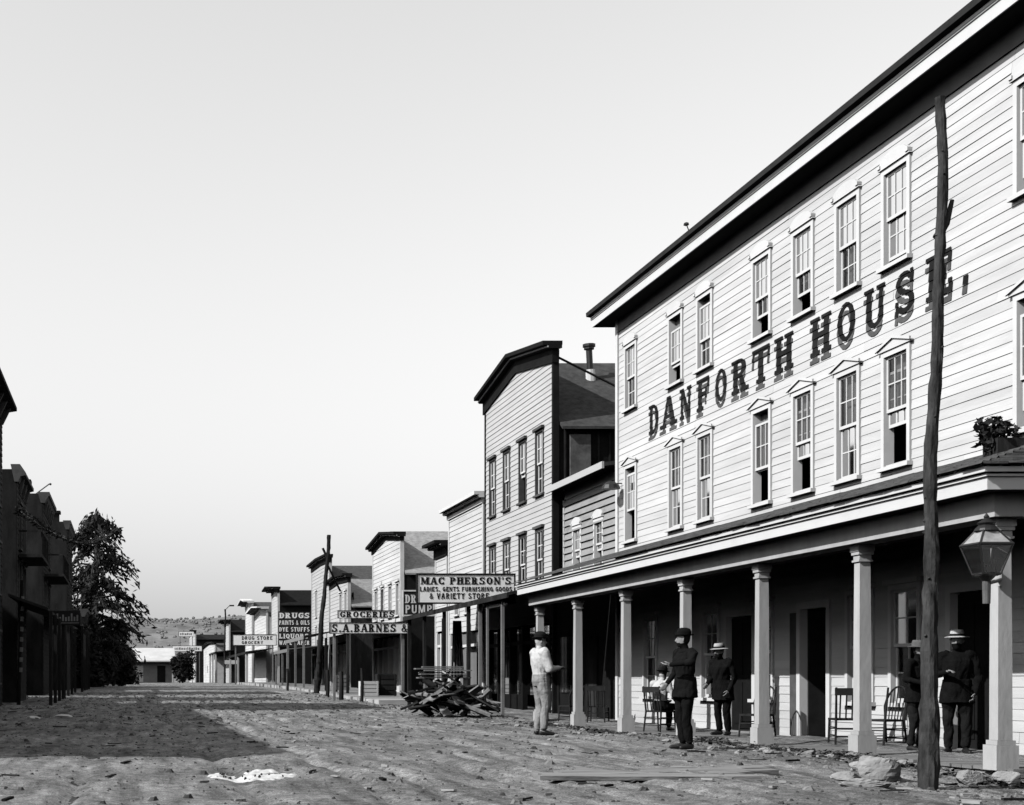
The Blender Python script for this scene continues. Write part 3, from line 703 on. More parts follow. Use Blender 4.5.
# ================================================================== the row beyond the hotel
def falsefront(name, label, X, y0, y1, zt, zpk, depth, wins, face, sidem, roofm, zeave, zridge, winkw=None, base=0.0, cornice=True, peak=True, trimdark=True, cbm=None, exp=.15, cat='shop', store=None, band=.45, overhang=.38):
    """wooden shop with a false front: siding, cornice cap, side walls, gable roof behind"""
    t = thing(name, label, cat, (X, (y0+y1)/2, base)); fr = F((X, 0, 0), (0, 1, 0), (-1, 0, 0)); ym = (y0+y1)/2
    winkw = winkw or {}
    op = [(y-w/2-.03, y+w/2+.03, a-.03, b+.03) for (y, w, a, b, *_) in wins]
    if store: op.append((y0+.3, y1-.3, base, base+2.75))
    def top(z, segs):
        if z <= zt-.3: return segs
        k = (z-(zt-.3))/max(.01, (zpk-zt)); hw = (y1-y0)/2*max(0, 1-k)
        return [(ym-hw, ym+hw)] if hw > .1 else []
    rows = clap_rows(fr, y0, y1, base, zpk-.1, exp, op, .022, top=top if peak else None)
    sd = MB()
    for r in rows:
        n = len(sd.v); sd.v += r.v; sd.f += [tuple(i+n for i in f) for f in r.f]; sd.mi += r.mi
    so = sd.build('siding', face, t, kind='stuff')
    # solid frontispiece behind the boards
    bk = MB()
    pts = [(y0, base), (y1, base), (y1, zt-.15), (ym, zpk-.15), (y0, zt-.15)] if peak else [(y0, base), (y1, base), (y1, zt-.15), (y0, zt-.15)]
    for ca, cb_ in ((y0-.02, y0+.12), (y1-.12, y1+.02)): cb = MB(); fr.box(cb, ca, cb_, base, zt-.2, -.14, .04); cb.build('corner_board', cbm or face, t)
    edge = MB(); edge.box(X+.02, X+.16, y0-.025, y0-.02, base, zt); 
    up = MB(); up.prism([(X+.02, y0, zeave-.5), (X+.02, y1, zeave-.5), (X+.02, y1, zt-.1), (X+.02, ym, zpk-.1), (X+.02, y0, zt-.1)] if peak else [(X+.02, y0, zeave-.5), (X+.02, y1, zeave-.5), (X+.02, y1, zt-.1), (X+.02, y0, zt-.1)], (.1, 0, 0)) if False else None
    if cornice:
        cm = DARKP if trimdark else WTRIM
        c = MB(); o = overhang
        prof = [(y0-.15, zt), (ym, zpk), (y1+.15, zt)] if peak else [(y0-.15, zt), (y1+.15, zt)]
        for i in range(len(prof)-1):
            (ya, za), (yb, zb) = prof[i], prof[i+1]
            c.hexa([(X-o, ya, za-.12), (X+.2, ya, za-.12), (X+.2, yb, zb-.12), (X-o, yb, zb-.12), (X-o, ya, za), (X+.2, ya, za), (X+.2, yb, zb), (X-o, yb, zb)])
            c.hexa([(X-o*.55, ya, za-.22), (X+.19, ya, za-.22), (X+.19, yb, zb-.22), (X-o*.55, yb, zb-.22), (X-o*.55, ya, za-.122), (X+.19, ya, za-.122), (X+.19, yb, zb-.122), (X-o*.55, yb, zb-.122)])
            c.hexa([(X-.07, ya+.1*(i == 0), za-band), (X+.12, ya+.1*(i == 0), za-band), (X+.12, yb, zb-band), (X-.07, yb, zb-band), (X-.07, ya+.1*(i == 0), za-.222), (X+.12, ya+.1*(i == 0), za-.222), (X+.12, yb, zb-.222), (X-.07, yb, zb-.222)])
        c.build('cornice', cm, t)
        l = MB()
        for i in range(len(prof)-1):
            (ya, za), (yb, zb) = prof[i], prof[i+1]
            l.hexa([(X-o*.55-.03, ya, za-.19), (X-o*.55-.001, ya, za-.19), (X-o*.55-.001, yb, zb-.19), (X-o*.55-.03, yb, zb-.19), (X-o*.55-.03, ya, za-.15), (X-o*.55-.001, ya, za-.15), (X-o*.55-.001, yb, zb-.15), (X-o*.55-.03, yb, zb-.15)])
        l.build('cornice_bead', CREAM, t)
    s = MB(); s.box(X+.04, X+depth, y0+.02, y0+.14, base-.3, zeave); s.box(X+.04, X+depth, y1-.14, y1-.02, base-.3, zeave); s.box(X+depth-.1, X+depth, y0+.14, y1-.14, base-.3, zeave)
    s.prism([(X+depth-.1, y0+.14, zeave), (X+depth-.1, y1-.14, zeave), (X+depth-.1, ym, zridge)], (.1, 0, 0))
    # back of the false front
    bp_ = [(y0+.141, base-.3), (y1-.141, base-.3), (y1-.141, zt-.25), (ym, zpk-.25), (y0+.141, zt-.25)] if peak else [(y0+.141, base-.3), (y1-.141, base-.3), (y1-.141, zt-.25), (y0+.141, zt-.25)]
    s.box(X+.041, X+.15, y0-.0, y0+.019, zeave-.4, zt-.13) if False else None
    s.build('side_wall', sidem, t)
    b2 = MB(); zcut = zeave-.1
    b2.prism([(X+.1, y0+.15, zcut), (X+.1, y1-.15, zcut), (X+.1, y1-.02, zt-.23), (X+.1, ym, zpk-.23), (X+.1, y0+.02, zt-.23)] if peak else [(X+.1, y0+.15, zcut), (X+.1, y1-.15, zcut), (X+.1, y1-.02, zt-.23), (X+.1, y0+.02, zt-.23)], (.06, 0, 0))
    b2.build('front_backing', sidem, t)
    r = MB(); ov = .25; dz = (zridge-zeave)/((y1-y0)/2)*ov
    for sg, ye in ((-1, y0-ov), (1, y1+ov)):
        r.hexa([(X+.17, ye, zeave-dz), (X+depth+.3, ye, zeave-dz), (X+depth+.3, ym, zridge), (X+.17, ym, zridge), (X+.17, ye, zeave-dz+.08), (X+depth+.3, ye, zeave-dz+.08), (X+depth+.3, ym, zridge+.08), (X+.17, ym, zridge+.08)])
    r.build('roof', roofm, t)
    for wv in wins:
        y, w, a, b = wv[:4]; kw = dict(winkw); kw.update(wv[4] if len(wv) > 4 else {})
        window(t, fr, y, w, a, b, **kw)
    fl = MB()
    for z in (base-.2, base+3.0, base+6.2):
        if z < zeave-.5: fl.box(X+.16, X+depth-.12, y0+.16, y1-.16, z, z+.1)
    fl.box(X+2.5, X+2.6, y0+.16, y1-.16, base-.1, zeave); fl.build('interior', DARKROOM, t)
    if store:
        g = MB(); a, b = y0+.3, y1-.3; k = max(2, int((b-a)/1.3)); sw = (b-a)/k
        for i in range(k+1): u = a+i*sw; fr.box(g, u-.07, u+.07, base, base+2.75, -.12, .04)
        fr.box(g, a+.07, b-.07, base+2.2, base+2.3, -.12, .02)
        for i in range(k):
            if i % 3 != 1: fr.box(g, a+i*sw+.07, a+(i+1)*sw-.07, base, base+.6, -.12, .0)
        g.build('storefront_frame', store, t)
        g = MB(); g.quad(fr.p(a, base+.6, -.08), fr.p(b, base+.6, -.08), fr.p(b, base+2.7, -.08), fr.p(a, base+2.7, -.08)); g.build('shop_glass', GLASS, t)
    return t, fr

def awning(parent, X, xo, y0, y1, zo, zw, gmin, posts, roofm=DARKW, postm=GREYW, fascia=None, name='awning'):
    m = MB(); m.hexa([(xo, y0, zo), (X-.05, y0, zw), (X-.05, y1, zw), (xo, y1, zo), (xo, y0, zo+.06), (X-.05, y0, zw+.06), (X-.05, y1, zw+.06), (xo, y1, zo+.06)])
    a = m.build(name, roofm, parent)
    f = MB(); f.box(xo-.04, xo-.001, y0, y1, zo-.16, zo+.05); f.build('awning_fascia', fascia or roofm, a)
    k = (zw-zo)/(X-.05-xo)
    for (x, y, r) in posts:
        p = MB(); p.box(x-r, x+r, y-r, y+r, gmin-.4, zo-.003+max(0, (x-xo))*k); p.build('awning_post', postm, a)

# ---- tall three-storey false front
Y3 = [48.3, 46.5, 44.6, 42.75]
wk = dict(cap='flat', style=(2, 2), trim=mat('brown_casing', .07, .8, .3, 4, .1), sashm=WTRIM, cw=.07, mun=.03)
wins = [(y, .72, 6.75, 8.62, dict(open_lo=o, curt_frac=c)) for y, o, c in zip(Y3, (0, 0, .9, 0), (.6, 1, 1, 1))] + [(y, .72, 3.85, 5.62, dict(open_lo=o, curt_frac=c)) for y, o, c in zip(Y3, (0, .1, .4, 0), (1, 1, 1, .6))]
tall, TFR = falsefront('tall_false_front_building', 'three-storey pale clapboard shop with dark low-gabled cornice and stovepipe beside the hotel annex', XF, 41.35, 49.35, 11.05, 11.62, 11, wins, CREAM, DARKP, SHINGLE, 8.6, 11.25, wk, 0, cbm=DARKP, band=.62, exp=.165, store=DARKP)
sp = MB(); sp.tube([(14.52, 44.2, 10.3), (14.46, 44.2, 11.5)], .1, 10); sp.tube([(14.46, 44.2, 11.5), (14.46, 44.2, 11.58)], .16, 10); sp.tube([(14.46, 44.2, 11.58), (14.46, 44.2, 11.66)], .2, 10); sp.build('stovepipe', IRON, tall)
fsx = MB(); fsx.tube([(14.52, 44.2, 10.3), (14.5, 44.2, 10.85)], .15, 10); fsx.build('stovepipe_collar', WTRIM, tall)
br = MB(); br.tube([(XF+.15, 42.2, 10.9), (XF+3.6, 42.4, 9.25)], .035, 6); br.build('parapet_brace', DARKW, tall)
vb = MB(); 
for i in range(22): x = XF+.3+i*.33; vb.box(x, x+.05, 41.34, 41.37, 5.8, 8.5)
vb.build('side_battens', DARKW, tall)
# ---- annex between
annex = thing('annex_building', 'low two-storey annex with peeling clapboards squeezed between hotel and tall shop', 'building', (12.8, 38.7, 0))
AF = F((12.8, 0, 0), (0, 1, 0), (-1, 0, 0)); aw = [(38.25, .62, 4.15, 5.4, .8), (40.1, .62, 4.15, 5.4, .75)]
op = [(y-w/2-.03, y+w/2+.03, a-.03, b+.03) for y, w, a, b, _ in aw]; sd = MB(); ra = random.Random(2)
for r in clap_rows(AF, 36.05, 41.3, 0, 6.35, .2, op, .06, ra):
    n = len(sd.v); sd.v += r.v; sd.f += [tuple(i+n for i in f) for f in r.f]; sd.mi += r.mi
sd.build('siding', ANNEXM, annex, kind='stuff')
cbm = MB(); AF.box(cbm, 41.22, 41.34, 0, 6.35, -.1, .05); AF.box(cbm, 36.1, 41.22, 6.352, 6.62, -.1, .04); cbm.build('corner_board', CREAM, annex)
for y, w, a, b, ol in aw: window(annex, AF, y, w, a, b, 'arch', (2, 2), ol, 0, False, trim=WTRIM)
ar = MB(); ar.hexa([(12.3, 36.4, 6.62), (20, 36.4, 7.6), (20, 41.33, 7.6), (12.3, 41.33, 6.62), (12.3, 36.4, 6.72), (20, 36.4, 7.7), (20, 41.33, 7.7), (12.3, 41.33, 6.72)]); ar.build('roof', SHINGLE, annex)
ar = MB(); ar.box(12.24, 12.3, 36.4, 41.42, 6.56, 6.74); ar.build('eave_board', CREAM, annex)
ab = MB(); ab.box(15, 15.1, 36.1, 41.3, -.2, 6.5); ab.box(12.9, 15, 36.1, 41.3, 3.3, 3.4); ab.build('interior', DARKROOM, annex)
pw = MB(); pw.box(12.95, 13.55, 41.25, 41.33, 6.9, 8.3); pw.build('pale_board', mat('faded_board', .12, .9, .6, 2, .3), tall)
# ---- variety store awning in front of both
st = thing('variety_store_awning', 'long dark plank awning on thin posts under the furnishing goods sign', 'awning', (10, 43, 0))
AWP = [(9.98, 37.6, .04), (9.98, 41.4, .05), (10.05, 40.3, .04), (9.98, 44.6, .05), (9.98, 47.6, .05), (9.98, 50.2, .06), (11.2, 50.2, .05), (9.98, 39.2, .03)]
m = MB(); m.hexa([(9.85, 36.5, 3.27), (12.43, 36.5, 3.85), (12.43, 50.5, 3.85), (9.85, 50.5, 3.27), (9.85, 36.5, 3.35), (12.43, 36.5, 3.93), (12.43, 50.5, 3.93), (9.85, 50.5, 3.35)]); aw_ = m.build('awning_roof', DARKW, st)
f = MB(); f.box(9.8, 9.849, 36.5, 50.5, 3.2, 3.34); f.build('fascia', DARKW, st)
f = MB(); f.box(9.98, 10.05, 37.4, 39.4, 3.05, 3.12); f.build('lath', CREAM, st)
for x, y, r in AWP: p = MB(); p.box(x-r, x+r, y-r, y+r, -.3, 3.28); p.build('post', GREYW if r < .045 else DARKW, st)
# dark storefront below the annex
sf_ = MB(); sf_.box(12.55, 12.62, 36.2, 41.25, -.2, 3.9); ss = sf_.build('shopfront', DARKP, annex)
dr = MB(); dr.box(12.5, 12.549, 37.6, 38.5, 0, 2.2); dr.build('shop_door', DARKW, annex)
dr = MB(); dr.box(12.5, 12.549, 39.0, 40.8, .7, 2.3); dr.build('shop_window', GLASS, annex)
cl = MB()
for i in range(14):
    a0 = i/14; cl.quad((11.5+.45*a0, 50.25+.05*math.sin(i*1.7), 1.15), (11.5+.45*(a0+1/14), 50.25+.05*math.sin((i+1)*1.7), 1.15), (11.55+.3*(a0+1/14), 50.25+.03*math.sin((i+1)*1.7), 3.2), (11.55+.3*a0, 50.25+.03*math.sin(i*1.7), 3.2))
tag(cl.build('hanging_cloth', mat('grey_hanging_cloth', .22, .95, .3, 4, .3), recalc=False), 'grey cloth hanging from the far end of the plank awning', 'cloth')

# ---- signs that face down the street
def sign(name, label, x0, x1, Y, z0, z1, lines, dark=False, serif=None, th=.05, posts=None, frame=True, base_z=None):
    t = thing(name, label, 'sign', ((x0+x1)/2, Y, z0)); fr = F((x0, Y, z0), (1, 0, 0), (0, -1, 0)); w, h = x1-x0, z1-z0
    b = MB(); b.box(x0, x1, Y, Y+th, z0, z1); b.build('board', SIGNK if dark else SIGNW, t)
    if frame:
        f = MB(); q = min(.05, h*.06)
        for u0, u1, v0, v1 in ((-q, 0, -q, h+q), (w, w+q, -q, h+q), (0, w, h, h+q), (0, w, -q, 0)): fr.box(f, u0, u1, v0, v1, -th, .02)
        f.build('sign_frame', SIGNL if dark else SIGNK, t)
    l = MB()
    for (s, u, v, hh, ww, sr) in lines: text(l, s, fr, u*w, v*h, hh*h, ww*w, sr, .002, .006, T=.24 if sr else .2, t=.12 if sr else .17, gap=.12)
    l.build('lettering', SIGNL if dark else LETTER, t, kind='stuff')
    if posts:
        for x in posts:
            p = MB(); p.box(x-.05, x+.05, Y+th+.003, Y+th+.1, base_z, z1); p.build('sign_post', GREYW, t)
    return t
sign('store_sign', 'white framed signboard for furnishing goods and variety store standing on the plank awning', 9.22, 12.31, 45, 3.56, 4.44,
     [("MAC PHERSON'S", .03, .66, .26, .94, True), ('LADIES. GENTS FURNISHING GOODS', .02, .40, .17, .96, False), ('& VARIETY STORE', .12, .13, .21, .62, False)])
sign('pump_sign', 'small black sign with white letters DR. PUMP on the plank awning', 9.93, 11.0, 51, 3.45, 4.3, [('DR.', .05, .5, .36, .5, True), ('PUMP', .05, .06, .36, .92, False)], dark=True)
sign('barnes_sign', 'long white sign lettered with a merchant name spanning the boardwalk', 7.82, 10.96, 55, 2.92, 3.32, [('S.A.BARNES &', .02, .12, .76, .95, True)], posts=(8.0, 10.7), base_z=.2)
sign('groceries_sign', 'narrow white sign reading GROCERIES above the awning', 9.76, 12.5, 66, 4.02, 4.36, [('GROCERIES', .03, .1, .8, .94, True)])

# ---- next: plain white two-storey, pale shop, and so on down the street
def yX(x, X): return 1400*X/(x-131)
t3, f3 = falsefront('white_shop', 'plain white shop with a projecting flat cornice next to the tall false front', XF, 49.6, 55.0, 7.75, 7.75, 9, [(51.9, .7, 3.6, 4.75, {}), (53.6, .6, 3.6, 4.6, {})], WCLAP, WCLAP, SHINGLE, 6.9, 7.3, dict(cap='flat', detail=False), .1, peak=False, trimdark=False, band=.4, exp=.2, store=WTRIM)
t3b, f3b = falsefront('lean_white_shop', 'narrow white shop with dark overhanging eave beyond the plain white shop', XF, 55.3, 57.4, 6.6, 6.6, 8, [], WCLAP, DARKP, SHINGLE, 6.0, 6.4, None, .2, peak=False, trimdark=True, band=.6, exp=.2, store=WTRIM, overhang=.55)
b4w = [(y, .7, 4.15, 5.6, {}) for y in (yx(398), yx(390.5), yx(383), yx(376.5))]
t4, f4 = falsefront('gabled_shop', 'white two-storey shop with dark low-gabled cornice and four upper windows above the groceries sign', XF, 64.8, 72.3, 7.95, 8.35, 12, b4w, WCLAP, DARKP, mat('grey_shingle', .2, .95, .4, 5, .4), 6.1, 8.3, dict(cap='flat', detail=False), .4, band=.4, exp=.2, store=WTRIM)
awning(t4, XF, 9.7, 62.5, 73, 3.35, 3.7, .3, [(9.75, 63, .06), (9.75, 66.5, .06), (9.75, 70, .06), (9.75, 72.8, .06)], fascia=CREAM, postm=DARKW)
t5, f5 = falsefront('small_pale_shop', 'small pale shop with dark cornice and slatted side wall behind the leaning pole', XF, 80.5, 87.8, 7.25, 7.4, 11, [(yx(341), .8, 4.0, 6.2, {}), (yx(346), .7, 4.0, 6.2, {})], CREAM, DARKW, mat('grey_shingle', .2), 5.4, 7.1, dict(cap='flat', detail=False), .5, band=.5, exp=.22, store=WTRIM)
awning(t5, XF, 9.7, 78.5, 87.8, 3.55, 4.0, .5, [(9.75, 79, .06), (9.75, 83, .06), (9.75, 87, .06)], fascia=GREYWY)
t6, f6 = falsefront('tall_narrow_shop', 'tall narrow pale shop with dark flat cornice beyond the slatted shop', XF, 88.1, 96.7, 9.05, 9.15, 11, [(yx(316.5), .7, 5.4, 7.0, {}), (yx(316.5), .7, 3.4, 4.6, {})], CREAM, CREAM, SHINGLE, 7.4, 8.6, dict(cap='flat', detail=False), .6, band=.5, exp=.22, store=WTRIM)
awning(t6, XF, 9.9, 88.3, 96.7, 3.05, 3.3, .6, [(9.95, 89, .06), (9.95, 92, .06), (9.95, 96, .06)], roofm=GREYW)
t7, f7 = falsefront('drug_store_building', 'shop whose dark side wall is lettered DRUGS, paints and oils', XF, 119, 124.2, 9.1, 9.3, 6, [], CREAM, DARKP, DARKP, 7.6, 8.9, None, .75, band=.5, exp=.25, overhang=.9, store=GREYW)
sg = thing('painted_wall_sign', 'large dark wall sign listing drugs, paints, dye stuffs, liquors and wall paper', 'sign', (14, 118.9, 4))
fr7 = F((XF+.02, 118.95, 4.0), (1, 0, 0), (0, -1, 0)); b = MB(); fr7.box(b, 0, 2.75, 0, 3.0, -.04, 0); b.build('board', SIGNK, sg)
l = MB()
for s, v, hh, ww, sr in (('DRUGS', 2.42, .46, 2.6, True), ('PAINTS & OILS', 1.86, .38, 2.6, False), ('DYE STUFFS', 1.28, .38, 2.6, False), ('LIQUORS', .7, .4, 2.5, True), ('WALL PAPER', .16, .36, 2.6, False)): text(l, s, fr7, .06, v, hh, ww, sr, .002, .01, T=.24, t=.17)
l.build('lettering', SIGNL, sg, kind='stuff')
t8, f8 = falsefront('white_gabled_shop', 'white shop with small bracketed gable beyond the drug store', 12.2, 141, 149, 9.2, 9.6, 9, [], WCLAP, WCLAP, SHINGLE, 7.5, 9.2, None, .85, band=.5, exp=.3, trimdark=False, overhang=.9)
t8b, f8b = falsefront('white_corner_shop', 'white shop with pale bracketed cornice next to the small-gabled shop', 12.2, 126, 138, 7.8, 8.1, 9, [], WCLAP, WCLAP, SHINGLE, 7.0, 7.6, None, .85, band=.5, exp=.3, trimdark=False, overhang=.9)
t9, f9 = falsefront('dark_sided_shop', 'shop with pale front and dark side wall behind the lamp pole with cross board', 11.5, 164, 172, 8.3, 8.5, 9, [], CREAM, DARKP, DARKP, 6.9, 8.4, None, .9, band=.5, exp=.3, overhang=.8)
t10, f10 = falsefront('far_white_shop', 'white shop with dark brackets at the far end of the row', 10.2, 170, 196, 5.9, 6.2, 8, [(176, 1.3, 3.7, 4.3, dict(detail=False)), (186, 1.3, 2.4, 3.0, dict(detail=False))], WCLAP, WCLAP, SHINGLE, 5.4, 6.0, None, .92, band=.3, exp=.35)
t11, f11 = falsefront('farthest_pale_shop', 'small pale shop, the last one standing before the hill', 9.4, 205, 225, 8.6, 9.0, 8, [], CREAM, DARKP, DARKP, 7.2, 8.2, None, .92, band=.5, exp=.4)
# awning fronts for the far row
for (pt_, xo, y0, y1, z) in ((t7, 9.8, 119, 140, 3.55), (t9, 9.6, 160, 172, 4.4)):
    awning(pt_, XF-.3, xo, y0, y1, z, z+.3, .8, [(xo+.1, y0+.5, .09), (xo+.1, (y0+y1)/2, .09), (xo+.1, y1-.5, .09)], postm=CREAM)
sign('drug_store_sign', 'long pale board reading DRUG STORE over the boardwalk', 8.63, 12.27, 118.4, 4.13, 4.98, [('DRUG STORE', .2, .52, .36, .72, False), ('GROCERY', .2, .1, .3, .5, False)], posts=(8.85, 12.0), base_z=.7)
def faint_sign(name, label, x0, x1, Y, z0, z1, posts, seed):
    t = sign(name, label, x0, x1, Y, z0, z1, [], posts=posts, base_z=.7); rr = random.Random(seed); fr = F((x0, Y, z0), (1, 0, 0), (0, -1, 0)); m = MB(); u = .2
    for o in list(t.children):
        if o.name.startswith('lettering'): bpy.data.objects.remove(o)
    while u < x1-x0-.3:
        w = rr.uniform(.1, .24); fr.box(m, u, u+w, (z1-z0)*.25, (z1-z0)*rr.uniform(.6, .75), .001, .01); u += w+.1
    m.build('faint_marks', mat('faint_mark', .16), t, kind='stuff')
faint_sign('far_lettered_sign', 'faint narrow signboard beyond the far white shop', 5.6, 9.6, 190, 5.2, 5.9, (5.8, 9.3), 4)
faint_sign('high_faint_sign', 'small faint sign raised on poles against the hill', 7.0, 9.2, 205, 7.7, 8.4, (7.2, 9.0), 9)
# leaning pole with prop, lamp pole
rough_pole('leaning_pole', 'rough leaning pole with a diagonal prop in front of the pale shops', (9.15, 69, gzf(9.15, 69)), (9.75, 69, 8.25), .17, .09, m=DARKW, kn=False,
           stub=lambda t: (MB().tube([(9.62, 69, 6.9), (11.2, 75, 5.9)], .06, 6).build('prop', DARKW, t), MB().tube([(9.68, 69, 7.1), (9.45, 69, 7.6)], .06, 6).build('branch_stub', DARKW, t)))
rough_pole('lamp_pole', 'thin far pole with a small cross board and iron top', (9.9, 148, gzf(9.9, 148)), (9.95, 148, 8.7), .12, .08, m=DARKW, kn=False,
           stub=lambda t: (MB().box(9.9, 11.2, 147.8, 147.87, 2.9, 3.3).build('cross_board', WTRIM, t), MB().box(10.4, 10.9, 147.9, 148.05, 9.0, 9.15).build('vane', IRON, t), MB().tube([(9.95, 148, 8.6), (10.4, 148, 9.05)], .04, 5).build('vane_arm', IRON, t)))

# end-of-street house
eh = thing('end_house', 'low house with bright pale roof closing the end of the street', 'house', (2, 175, .9))
m = MB(); m.box(-3, 5, 171, 178, .6, 3.6); m.build('wall', mat('grey_wall', .16, .9, .3, 1, .2), eh)
m = MB()
for sg_, ye in ((1, 170), (-1, 179)): m.hexa([(-3.6, ye, 3.45), (5.4, ye, 3.45), (5.4, 174.5, 5.1), (-3.6, 174.5, 5.1), (-3.6, ye, 3.6), (5.4, ye, 3.6), (5.4, 174.5, 5.25), (-3.6, 174.5, 5.25)])
m.build('roof', mat('pale_roof', .42, .8, .15, 1, .1), eh)
for x in (-1.5, .5, 3.2): m = MB(); m.box(x, x+1, 170.95, 170.995, 1, 3); m.build('door', DARKP if x != .5 else CREAM, eh)
for k, (x, y) in enumerate(((-1.6, 171), (1.2, 172))):
    pass

# boardwalk in front of the far shops
bwk = thing('boardwalk', 'pale plank boardwalk running along the far shops', 'boardwalk', (10, 80, .3))
for y0, y1, z0, z1, xa, xb in ((51, 62, .22, .34, 9.0, 12.45), (62, 79, .36, .58, 9.2, 12.45), (79, 98, .58, .74, 9.3, 12.45), (98, 124, .74, .86, 9.4, 12.4)):
    n = int((y1-y0)/1.0)
    for i in range(n):
        a, b_ = y0+i*(y1-y0)/n, y0+(i+1)*(y1-y0)/n-.03; za = z0+(z1-z0)*i/n+.12+rnd.uniform(-.01, .01)
        m = MB(); m.box(xa+rnd.uniform(-.08, .08), xb, a, b_, za-.25, za); m.build('plank', mat('pale_plank', .34, .9, .35, 2, .3, stretch=(.3, 1, 1)), bwk)
# hitching posts and bits along the boardwalk
hp = [(8.7, 62, 1.2, .09), (8.55, 57, 1.15, .1), (8.9, 54, 1.3, .06), (8.5, 76, 1.2, .07)]
for i, (x, y, h, r) in enumerate(hp):
    m = MB(); z = gzf(x, y); m.tube([(x, y, z-.2), (x+.02, y, z+h*.6), (x, y, z+h)], [r, r*.95, r*.9], 8, jit=.08, rr=rnd); tag(m.build('hitching_post', DARKW), 'short dark hitching post at the edge of the boardwalk', 'post', 'hitching posts along the boardwalk')
def crate(x, y, z, w, d, h, label, m):
    t = thing('crate', label, 'crate', (x, y, z)); b = MB(); b.box(x-w+.02, x+w-.02, y-d+.02, y+d-.02, z+.01, z+h-.01); b.build('box', m, t)
    for i in range(4): q = MB(); zz = z+h*(i+.08)/4; q.box(x-w, x+w, y-d, y-d+.019, zz, zz+h*.2); q.build('slat', m, t)
    for sx in (-1, 1): q = MB(); q.box(x+sx*(w-.06)-.03, x+sx*(w-.06)+.03, y-d-.02, y-d-.001, z, z+h); q.build('batten', m, t)
bz = lambda y: float(np.interp(y, [51, 62, 79], [.34, .46, .70]))+.012
crate(9.75, 57.5, bz(57.5), .38, .3, .62, 'pale crate standing on the boardwalk below the merchant sign', WTRIM)
crate(10.55, 58, bz(58), .4, .3, .9, 'dark crate standing on the boardwalk beside the pale crate', DARKW)
crate(9.6, 64, bz(62.5)+.15, .35, .3, .7, 'grey crate on the boardwalk before the groceries awning', GREYW)
# ================================================================== left side of the street
def bush(name, label, base, rx, rz, seed, n=2600, leaf=.14, mm=LEAF):
    rr = random.Random(seed); t = thing(name, label, 'bush', base); b = Vector(base); m = MB(); s = MB()
    for k in range(16):
        an = rr.uniform(0, 6.28); e = b+Vector((math.cos(an)*rx*.6, math.sin(an)*rx*.6, rz*rr.uniform(1.0, 1.8))); s.tube([b-Vector((0, 0, .2)), b.lerp(e, .5)+Vector((0, 0, .2)), e], [.05, .03, .01], 5)
    cl_ = [(b+Vector((rr.uniform(-1, 1)*rx*.6, rr.uniform(-1, 1)*rx*.6, rz*rr.uniform(.35, 1.6))), rx*rr.uniform(.3, .55)) for _ in range(16)]
    for c, r in cl_: leaf_cloud(m, c, r, n//16, leaf, rr, 1.1)
    s.build('stems', TRUNK, t); m.build('leaves', mm, t, recalc=False)

